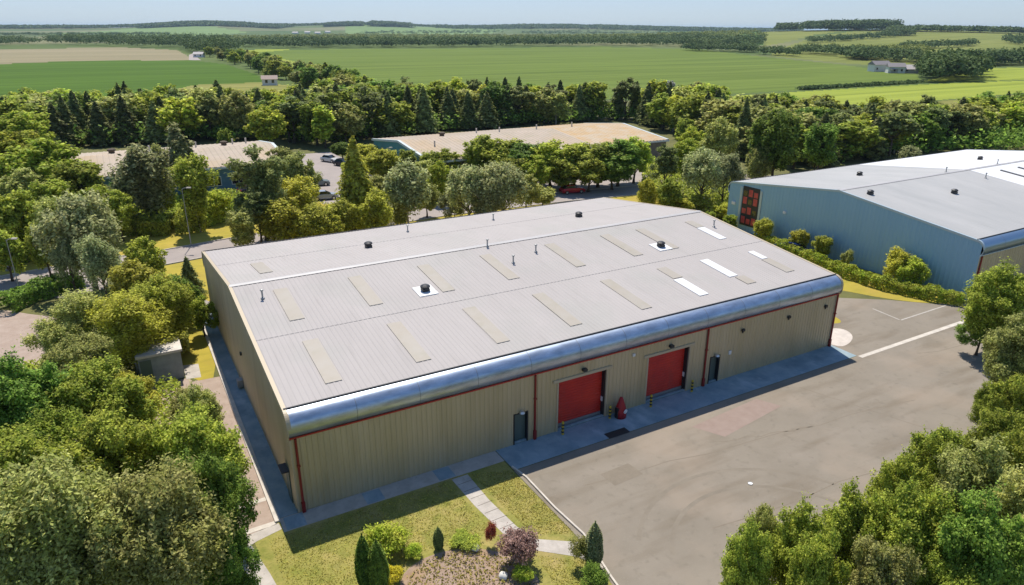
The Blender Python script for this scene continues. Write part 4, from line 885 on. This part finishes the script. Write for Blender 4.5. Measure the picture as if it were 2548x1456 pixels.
wood('ridge_wood', [(470, 4300), (760, 4300), (800, 4700), (440, 4800)], 1500, 17, 26, FD, 'blue wooded hill on the horizon left of centre', 30, 9, True)
wood('ridge_wood', [(868, 4500), (945, 4500), (945, 4700), (868, 4700)], 260, 20, 24, FD, 'flat topped dark wood on the horizon, left of a gap', 34, 9, True)
wood('ridge_wood', [(962, 4450), (1058, 4500), (1050, 4700), (970, 4700)], 300, 24, 24, FD, 'rounded dark wood on the horizon, right of a gap', 34, 9, True)
wood('ridge_wood', [(1100, 4700), (1500, 4600), (1860, 4700), (1900, 5200), (1100, 5100)], 1500, 16, 26, FD, 'long blue wooded ridge along the horizon right of centre', 30, 9, True)
wood('ridge_wood', [(2250, 3600), (2660, 3600), (2660, 4100), (2250, 4000)], 700, 16, 26, FD, 'blue wooded ridge on the horizon at the right edge', 30, 9, True)

# ---------------------------------------------------------------- hedges, undergrowth
def hedge(P, wd, h, matn, label, n, leaf=.22, round_=True, cat='hedge', name='hedge'):
    rng = np.random.default_rng(n); P = [np.array(p[:2], float) for p in P]; seg = [np.linalg.norm(b-a) for a, b in zip(P[:-1], P[1:])]; cs = np.cumsum([0]+seg)
    t = rng.uniform(0, cs[-1], n); k = np.clip(np.searchsorted(cs, t, side='right')-1, 0, len(seg)-1)
    A0 = np.array(P)[k]; B0 = np.array(P)[k+1]; u = ((t-cs[k])/np.array(seg)[k])[:, None]; c = A0+(B0-A0)*u; tt = (B0-A0)/np.array(seg)[k][:, None]; nn = np.c_[-tt[:, 1], tt[:, 0]]
    a = rng.uniform(-.15, math.pi+.15, n); ca = np.sign(np.cos(a))*np.abs(np.cos(a))**.6; sa = np.abs(np.sin(a))**.6
    bump = 1+.13*np.sin(t*1.3+1)+.10*np.sin(t*2.9)+.07*np.sin(t*6.1); off = ca*wd/2*bump*rng.uniform(.85, 1.06, n); z = sa*h*bump*rng.uniform(.88, 1.05, n)
    low = rng.uniform(size=n) < .35; z = np.where(low, rng.uniform(.05, .9, n)*h, z); off = np.where(low, np.sign(off)*wd/2*bump*rng.uniform(.85, 1.0, n), off)
    q = np.c_[c+nn*off[:, None], z]; nv = np.c_[nn*np.cos(a)[:, None], np.sin(a)]+rng.normal(size=(n, 3))*.45
    o = link(bpy.data.objects.new(name, leafmesh(name, q, nv, leaf, LF[matn], rng))); return tag(o, label, cat)
hp = [G(x, y, .9) for x, y in [(1885, 585), (1980, 622), (2075, 662), (2170, 694), (2260, 716), (2330, 730), (2400, 742)]]
hedge([(min(p[0]+.35, 67.4), p[1]+.15) for p in hp], 1.5, 1.3, 'lime', 'bright green clipped hedge running along the blue gable wall', 16000, .2)
hedge([G(x, y, 1) for x, y in [(285, 560), (350, 562), (430, 560), (500, 550)]], 4.2, 2.4, 'mid', 'long rounded green hedge at the top of the yellow lawn', 11000, .3)
hedge([G(x, y, .8) for x, y in [(500, 550), (560, 535), (602, 522)]], 2.2, 1.8, 'mid', 'lower hedge continuing right along the yellow lawn', 4000, .28)
hedge([G(x, y, .6) for x, y in [(0, 765), (70, 735), (140, 712), (200, 698)]], 2.4, 1.7, 'dark', 'dark hedge along the near side of the curved road', 6000, .24)
hedge([G(x, y, .6) for x, y in [(40, 640), (95, 628), (140, 625)]], 2.4, 1.5, 'dark', 'dark low hedge on the grass beyond the curved road', 3500, .26)
def undergrowth(P, n, h, m, label, leaf=.3, name='undergrowth'):
    rng = np.random.default_rng(n); xs = [p[0] for p in P]; yy = [p[1] for p in P]; x = rng.uniform(min(xs), max(xs), n*3); y = rng.uniform(min(yy), max(yy), n*3); k = inpoly(x, y, P); x = x[k][:n]; y = y[k][:n]
    hh = h*(.35+.65*np.clip(np.sin(x*.9+np.sin(y*.7)*2)*np.cos(y*.8+np.sin(x*.5)*2)*.6+.5, 0, 1))*rng.uniform(.3, 1, len(x))
    q = np.c_[x, y, hh]; nv = rng.normal(size=q.shape)*.6; nv[:, 2] += .8
    o = link(bpy.data.objects.new(name, leafmesh(name, q, nv, leaf, LF[m], rng))); return tag(o, label, 'undergrowth', None, 'stuff')
undergrowth([(-30, -14), (-4.2, -14), (-3.6, -1), (-3.8, 8), (-4.5, 20), (-7.5, 21), (-7.5, 30), (-30, 30)], 60000, 1.7, 'mid', 'green undergrowth beneath the near left wood', .26)
undergrowth([(-9, 27), (-3, 25), (-2.2, 36), (-5, 45), (-9, 46), (-12, 38)], 14000, 1.5, 'olive', 'olive undergrowth between the bare tarmac and the gable', .26)
undergrowth([(16, -21), (30, -21), (44, -17), (52, -13), (60, -9), (90, -7), (95, -40), (20, -60), (13, -30)], 60000, 1.6, 'mid', 'green undergrowth beneath the wood right of the yard', .28)
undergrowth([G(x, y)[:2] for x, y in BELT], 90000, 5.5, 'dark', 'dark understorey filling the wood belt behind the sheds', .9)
for P_, n_, m_ in (([(-2.0, -1.6), (8.8, -1.6), (9.1, -7), (5, -6.6), (2.9, -7.4), (2.2, -10), (3, -14), (-1.8, -14)], 13000, 'straw'), ([(10.4, -1.6), (12.8, -2.4), (13.0, -9.4), (10.9, -8.3)], 4500, 'straw'), ([(10.2, -9.8), (12.2, -11.4), (11.6, -17), (8.6, -16), (9.9, -12)], 3500, 'straw')):
    undergrowth(P_, n_, .07, m_, 'short dry grass blades of the front lawn', .07, 'grass')
undergrowth([(3.6, -7.9), (5.2, -7.2), (7.5, -7.8), (9.0, -9.5), (9.2, -11.8), (7, -13), (4, -12), (3.0, -10)], 2200, .16, 'straw', 'dry straw coloured weeds and dead stems over the mulch bed', .12, 'ground_cover')
undergrowth([(-60, 78), (-22, 78), (-15, 92), (-15, 122), (-60, 150)], 20000, 2.2, 'lime', 'bright undergrowth below the trees left of the left shed', .5)
undergrowth([(-22, 76), (9, 74), (14, 84), (9, 90), (-13, 91), (-22, 88)], 16000, 1.2, 'mid', 'green undergrowth between the rounded hedge and the left shed', .4)
undergrowth([(38, 65), (55, 65), (56, 78), (42, 79), (38, 76)], 9000, 1.6, 'olive', 'scrubby undergrowth before the long shed', .4)
undergrowth([(-32, 60.5), (-20, 60.5), (-14, 66), (-14, 90), (-34, 90)], 9000, 1.2, 'mid', 'green undergrowth under the trees beyond the road bend', .35)

undergrowth([G(x, y)[:2] for x, y in [(868, 400), (930, 395), (1060, 420), (1180, 440), (1190, 490), (1090, 505), (1050, 500), (960, 450), (900, 432)]], 26000, 3.2, 'yellow', 'yellow green scrub filling the ground below the teal gable', .4)
undergrowth([G(x, y)[:2] for x, y in [(640, 600), (700, 560), (760, 540), (900, 520), (1000, 530), (980, 560), (760, 600)]], 14000, 2.2, 'yellow', 'yellow green scrub behind the warehouse back eave', .3)
undergrowth([G(x, y)[:2] for x, y in [(1590, 500), (1600, 420), (1700, 400), (1820, 440), (1840, 560), (1740, 540)]], 20000, 2.4, 'mid', 'green scrub between the back road and the blue gable', .35)
undergrowth([G(x, y)[:2] for x, y in [(620, 480), (700, 420), (780, 440), (790, 540), (680, 580)]], 12000, 2.2, 'olive', 'olive scrub around the dark pines', .35)
# ---------------------------------------------------------------- front garden
def bush(x, y, R, H, m, label, kind='shrub', lod='near', cat='shrub'): return plant(x, y, 0, R, H, kind, m, lod, label, None, cat)
p = G(960, 1345, .8); bush(p[0], p[1], 1.45, 1.7, 'lime', 'big yellow green bush on the lawn behind the cypresses')
p = G(1028, 1370, .4); bush(p[0], p[1], .62, .8, 'lime', 'small bright bush right of the big yellow green one')
p = G(905, 1400, 1.6); bush(p[0], p[1], .42, 3.4, 'dark', 'slim dark cypress, left one of the two', 'cypress', cat='cypress')
p = G(940, 1410, 1.6); bush(p[0], p[1], .48, 3.3, 'dark', 'slim dark cypress, right one of the two', 'cypress', cat='cypress')
p = G(978, 1432, .4); bush(p[0], p[1], .68, .9, 'gold', 'golden yellow shrub beside the cypresses')
p = G(1090, 1340, .7); bush(p[0], p[1], .28, 1.5, 'pine', 'small brownish dwarf conifer at the top of the mulch bed', 'cypress', cat='dwarf conifer')
p = G(1158, 1345, .2); bush(p[0], p[1], 1.05, .5, 'mid', 'flat green cushion plant behind a white boulder')
p = G(1222, 1335, .6); bush(p[0], p[1], .38, 1.6, 'red', 'narrow red leaved shrub beside the garden path', 'shrub')
p = G(1288, 1370, .9); bush(p[0], p[1], 1.35, 2.1, 'purple', 'purple brown bush where the garden path bends')
p = G(1300, 1430, .4); bush(p[0], p[1], .7, .9, 'lime', 'green bush below the purple one')
p = G(1478, 1355, 1.5); bush(p[0], p[1], .45, 3.0, 'grey', 'grey green upright conifer at the yard kerb', 'cypress', cat='conifer')
p = G(1448, 1375, .9); bush(p[0], p[1], .75, 1.9, 'olive', 'olive bush left of the upright conifer at the kerb')
p = G(1480, 1440, .5); bush(p[0], p[1], .8, 1.3, 'dark', 'dark bush at the bottom edge by the kerb')
def rock(px, py, r, label):
    p = G(px, py, r*.6); b = bmesh.new(); bmesh.ops.create_icosphere(b, subdivisions=3, radius=r)
    rr = random.Random(px)
    for v in b.verts: v.co *= 1+.10*math.sin(v.co.x*9/r*.4+px)+.05*math.cos(v.co.y*8/r*.5); v.co.z *= .72
    me = bpy.data.meshes.new('boulder'); b.to_mesh(me); b.free(); me.materials.append(mat('white_stone', (.72, .70, .62), .8, vary=.1, scale=4))
    for q in me.polygons: q.use_smooth = True
    o = link(bpy.data.objects.new('boulder', me)); o.location = (p[0], p[1], r*.55); tag(o, label, 'boulder')
rock(1182, 1362, .27, 'round white boulder beside the flat green cushion plant'); rock(1252, 1432, .26, 'round white boulder below the purple bush')
# saplings and shrubs along the blue gable
for (px, py, r, H, kd, m, lb) in [(1935, 556, 27, 3.6, 'birch', 'yellow', 'yellow green sapling at the left part of the blue gable'), (2025, 584, 26, 3.4, 'birch', 'yellow', 'yellow sapling in front of the blue parked car'), (2086, 602, 27, 3.2, 'birch', 'yellow', 'yellow sapling right of the blue parked car'),
                                  (2152, 628, 15, 2.4, 'birch', 'olive', 'thin small olive sapling at mid gable'), (2242, 648, 34, 4.2, 'birch', 'yellow', 'tallest bushy sapling in front of the blue gable'), (2328, 655, 36, 3.6, 'birch', 'lime', 'feathery lime sapling at the right end of the gable hedge'), (1835, 545, 22, 2.6, 'broad', 'lime', 'small green tree left of the red stair window'),
                                  (1770, 498, 30, 3.0, 'broad', 'yellow', 'yellow bush right of the roof corner'), (1822, 528, 16, 2.2, 'broad', 'mid', 'green bush beside the gable corner')]:
    p = G(px, py, H*.62); x = min(p[0], 66.9); R = r*float((p-CAM)@FW)/FPX
    plant(x, p[1], 0, R, H, kd, m, 'mid', lb, 'young trees along the blue gable')
# ---------------------------------------------------------------- cars
CARGL = mat('car_glass', (.012, .015, .02), .06, spec=.9); TYRE = mat('tyre', (.02, .02, .02), .9)
def car(x, y, rz, colr, label, group='cars parked behind the warehouse'):
    root = empty('parked_car', (x, y, 0), rz, label, 'car', group)
    pm = mat('car_paint', colr, .25, metal=.15, spec=.6)
    prof = [(-2.1, .35), (-2.12, .75), (-1.95, .93), (-1.35, .98), (-.2, 1.0), (.95, .97), (1.75, .84), (2.08, .66), (2.12, .38)]
    def loft(secs, m, nm, par):
        V = []; F = []; n = len(secs[0])
        for s in secs: V += s
        for i in range(len(secs)-1):
            for j in range(n-1): F.append((i*n+j, (i+1)*n+j, (i+1)*n+j+1, i*n+j+1))
        F.append(tuple(range(n))); F.append(tuple((len(secs)-1)*n+j for j in range(n))[::-1])
        return mesh(nm, V, F, m, par)
    wd = lambda z: .86 if .4 < z < .9 else .78
    loft([[(px, yy*(wd(pz) if abs(yy) > .8 else .86)/1.0, pz) for px, pz in prof]+[(prof[-1][0]-.1, yy*.8, .25), (prof[0][0]+.1, yy*.8, .25)] for yy in (-1, -.93, .93, 1)], pm, 'body', root)
    loft([[(-1.75+e, s*.70, .96), (-1.25+e*.8, s*.62, 1.38), (.15-e*.3, s*.62, 1.42), (.98-e, s*.72, .97)] for s, e in ((-1, .04), (-.96, 0), (.96, 0), (1, .04))], CARGL, 'cabin_glass', root)
    MB().box(-1.22, .12, -.60, .60, 1.39, 1.46).build('roof_panel', pm, root)
    for sx in (-1.32, 1.32):
        for sy in (-.80, .80):
            t = MB().tube([(sx, sy-.1, .32), (sx, sy+.1, .32)], .32, 16).build('wheel', TYRE, root)
            MB().tube([(sx, sy-.11, .32), (sx, sy+.11, .32)], .19, 10).build('rim', SILVER, t)
    for sy in (-.6, .6):
        MB().box(2.02, 2.13, sy-.17, sy+.17, .60, .72).build('headlight', SILVER, root); MB().box(-2.14, -2.04, sy-.15, sy+.15, .68, .84).build('taillight', REDM, root)
    return root
car(61.4, 62.2, R_(-10), (.42, .02, .03), 'red car parked on the back road beside the tall hedge row')
car(34.6, 105.6, R_(-62), (.02, .018, .03), 'black car in the car park between the two sheds'); car(33.6, 111.5, R_(-62), (.62, .63, .62), 'white car parked behind the black one')
car(25.0, 89.2, R_(-8), (.20, .24, .25), 'grey green car partly hidden by the dark pine'); car(23.2, 78.0, R_(-8), (.35, .38, .43), 'silver car nearest behind the golden conifer')
car(66.3, 20.6, R_(95), (.02, .07, .30), 'blue car parked against the blue gable behind the hedge', None); car(99.0, 76.5, R_(70), (.30, .36, .38), 'pale grey car at the right end of the long shed', None)
car(13.6, 88.8, R_(15), (.05, .03, .05), 'dark car in front of the left shed windows', None)
# ---------------------------------------------------------------- yard furniture
for (x, y, lb) in [(18.0, -.55, 'striped bollard at the left side of the nearer shutter door'), (22.15, -.42, 'striped bollard between the nearer shutter door and the red hooded unit'), (25.8, -.6, 'striped bollard at the left side of the farther shutter door'), (30.1, -.35, 'striped bollard at the right side of the farther shutter door')]:
    r = empty('bollard', (x, y, 0), 0, lb, 'bollard', 'black and yellow bollards by the shutter doors')
    MB().lathe([(.001, 0), (.09, 0), (.09, .95), (.06, 1.02), (.001, 1.04)], n=12).build('post', YELM, r)
    for k_ in range(3): MB().lathe([(.094, .16+.28*k_), (.094, .30+.28*k_)], n=12).build('stripe', DARKM, r)
r = empty('fire_point', (22.95, -.62, 0), 0, 'red hooded fire point unit with round white plate between the two red shutter doors', 'fire point')
MB().lathe([(.01, 0), (.42, 0), (.44, .55), (.30, 1.0), (.17, 1.42), (.10, 1.6), (.01, 1.64)], n=14).build('hood', mat('red_cover', (.36, .012, .018), .55, vary=.15, scale=3), r, True)
MB().tube([(.10, -.38, .62), (.12, -.46, .60)], .17, 14).build('round_plate', WHITEM, r); MB().box(-.45, -.30, -.2, .1, .05, .85).build('side_reel', DARKM, r)
o = MB().lathe([(.001, .02), (.13, .02), (.15, .05), (.15, 0)], (0, 0, 0), 16).build('litter', WHITEM); p = G(1866, 1204); o.location = (p[0], p[1], .01); tag(o, 'white scrap of litter lying on the open yard', 'litter')
p = G(1535, 1078); o = sheet('manhole_cover', [(p[0]-.9, p[1]-.35), (p[0]+.9, p[1]-.35), (p[0]+.9, p[1]+.35), (p[0]-.9, p[1]+.35)], Z*5, DARKM)
# lamp posts
def lamp(px, py, H, label):
    p = G(px, py); r = empty('street_lamp', (p[0], p[1], 0), R_(-30), label, 'street lamp'); 
    MB().tube([(0, 0, 0), (0, 0, 1.2), (0, 0, H)], [.075, .06, .04], 8).build('pole', GREYM, r); MB().tube([(0, 0, H), (.3, 0, H+.15), (.7, 0, H+.2)], .04, 6).build('arm', GREYM, r)
    MB().box(.6, 1.15, -.12, .12, H+.12, H+.26).build('lamp_head', KERBM, r)
lamp(476, 612, 7.4, 'tall street lamp on the yellow lawn beside the road'); lamp(52, 735, 6.0, 'thin street lamp at the left edge by the dark hedge')
lamp(965, 452, 6, 'street lamp among the trees by the car park drive')
p = G(28, 672); r = empty('utility_cabinet', (p[0], p[1], 0), .3, 'pale utility cabinet by the dark hedge on the left edge', 'cabinet')
MB().box(-.5, .5, -.3, .3, 0, 1.3).build('case', GREYM, r); MB().box(-.55, .55, -.35, .35, 1.3, 1.38).build('lid', WHITEM, r)
# farm buildings far off
WHW = mat('white_farm_wall', (.72, .70, .66), .8); SLT = mat('slate_roof', (.22, .20, .20), .7); PINKR = mat('pale_barn_roof', (.46, .42, .40), .7)
def house(px, py, L, W, H, rz, wm, rm, label, cat='farmhouse', name='farmhouse'):
    p = G(px, py); z = float(hgt(p[0], p[1])); r = empty(name, (p[0], p[1], z), rz, label, cat)
    MB().box(-L/2, L/2, -W/2, W/2, -1, H).build('wall', wm, r)
    a = MB().add([(-L/2-.4, -W/2-.5, H-.1), (L/2+.4, -W/2-.5, H-.1), (L/2+.4, 0, H+W*.32), (-L/2-.4, 0, H+W*.32), (L/2+.4, W/2+.5, H-.1), (-L/2-.4, W/2+.5, H-.1)], [(0, 1, 2, 3), (3, 2, 4, 5), (1, 4, 2), (0, 3, 5)]); a.build('roof', rm, r)
    for i in range(max(2, int(L/6))):
        x = -L/2+2+i*(L-4)/max(1, int(L/6)-1) if int(L/6) > 1 else -L/2+2+i*(L-4)
        MB().box(x-.6, x+.6, -W/2-.06, -W/2-.01, 1.2, 2.6).build('window', GLASS, r)
ry = YAW-math.pi/2
house(2185, 178, 12, 7, 4.5, ry+.2, WHW, SLT, 'white farmhouse at the left end of the far barns'); house(2225, 182, 10, 7, 4, ry-.2, WHW, SLT, 'second farm building right of the white farmhouse')
house(2262, 182, 28, 8, 2.6, ry, mat('barn_wall', (.45, .41, .37), .8), PINKR, 'long pale barn running up to the dark copse', 'barn', 'barn')
house(496, 143, 9, 6, 3, ry, WHW, PINKR, 'pale house beside the distant road left of the tree line'); house(672, 212, 7, 5, 3.0, ry+.3, WHW, mat('brown_roof', (.36, .27, .22), .8), 'small brown roofed cottage at the foot of the tree line', 'cottage', 'cottage')
house(2130, 99, 30, 14, 6, ry, WHW, SLT, 'grey farm on the hill slope among dark trees'); house(2205, 97, 34, 14, 6, ry, mat('grey_wall', (.5, .5, .48), .8), SLT, 'long grey roofed farm shed right of the hill farm', 'barn', 'barn')
for i, (a, b_) in enumerate([(735, 86), (765, 85), (790, 86), (815, 84.5)]): house(a, b_, 24, 14, 6, ry+.2*i, WHW, PINKR, ['pale distant building left of the village group', 'second pale building of the distant village', 'third pale building of the distant village', 'rightmost pale building of the distant village'][i], 'building', 'distant_building')
sheet('distant_road', [G(470, 150), G(500, 150), G(480, 136), G(500, 128), G(494, 128), G(470, 137)], .03, ROADM)
p = G(1667, 226); plant(p[0], p[1], 0, 2.6, 4.6, 'broad', 'white', 'far', 'small pale blossoming tree at the field edge above the wood belt')

# ---------------------------------------------------------------- haze
hz = MB().box(-29500, 29500, -29500, 29500, -1.5, 95).build('haze', ROOFM)
hm = bpy.data.materials.new('haze_air'); hm.use_nodes = True; HN = hm.node_tree.nodes; HN.remove(HN['Principled BSDF'])
pv_ = HN.new('ShaderNodeVolumePrincipled'); pv_.inputs['Color'].default_value = (0.62, 0.82, 1.0, 1); pv_.inputs['Density'].default_value = 0.00005; pv_.inputs['Anisotropy'].default_value = 0.2
hm.node_tree.links.new(pv_.outputs[0], HN['Material Output'].inputs['Volume']); hz.data.materials[0] = hm
tag(hz, 'thin blue summer haze lying over the farmland', 'haze', None, 'stuff')
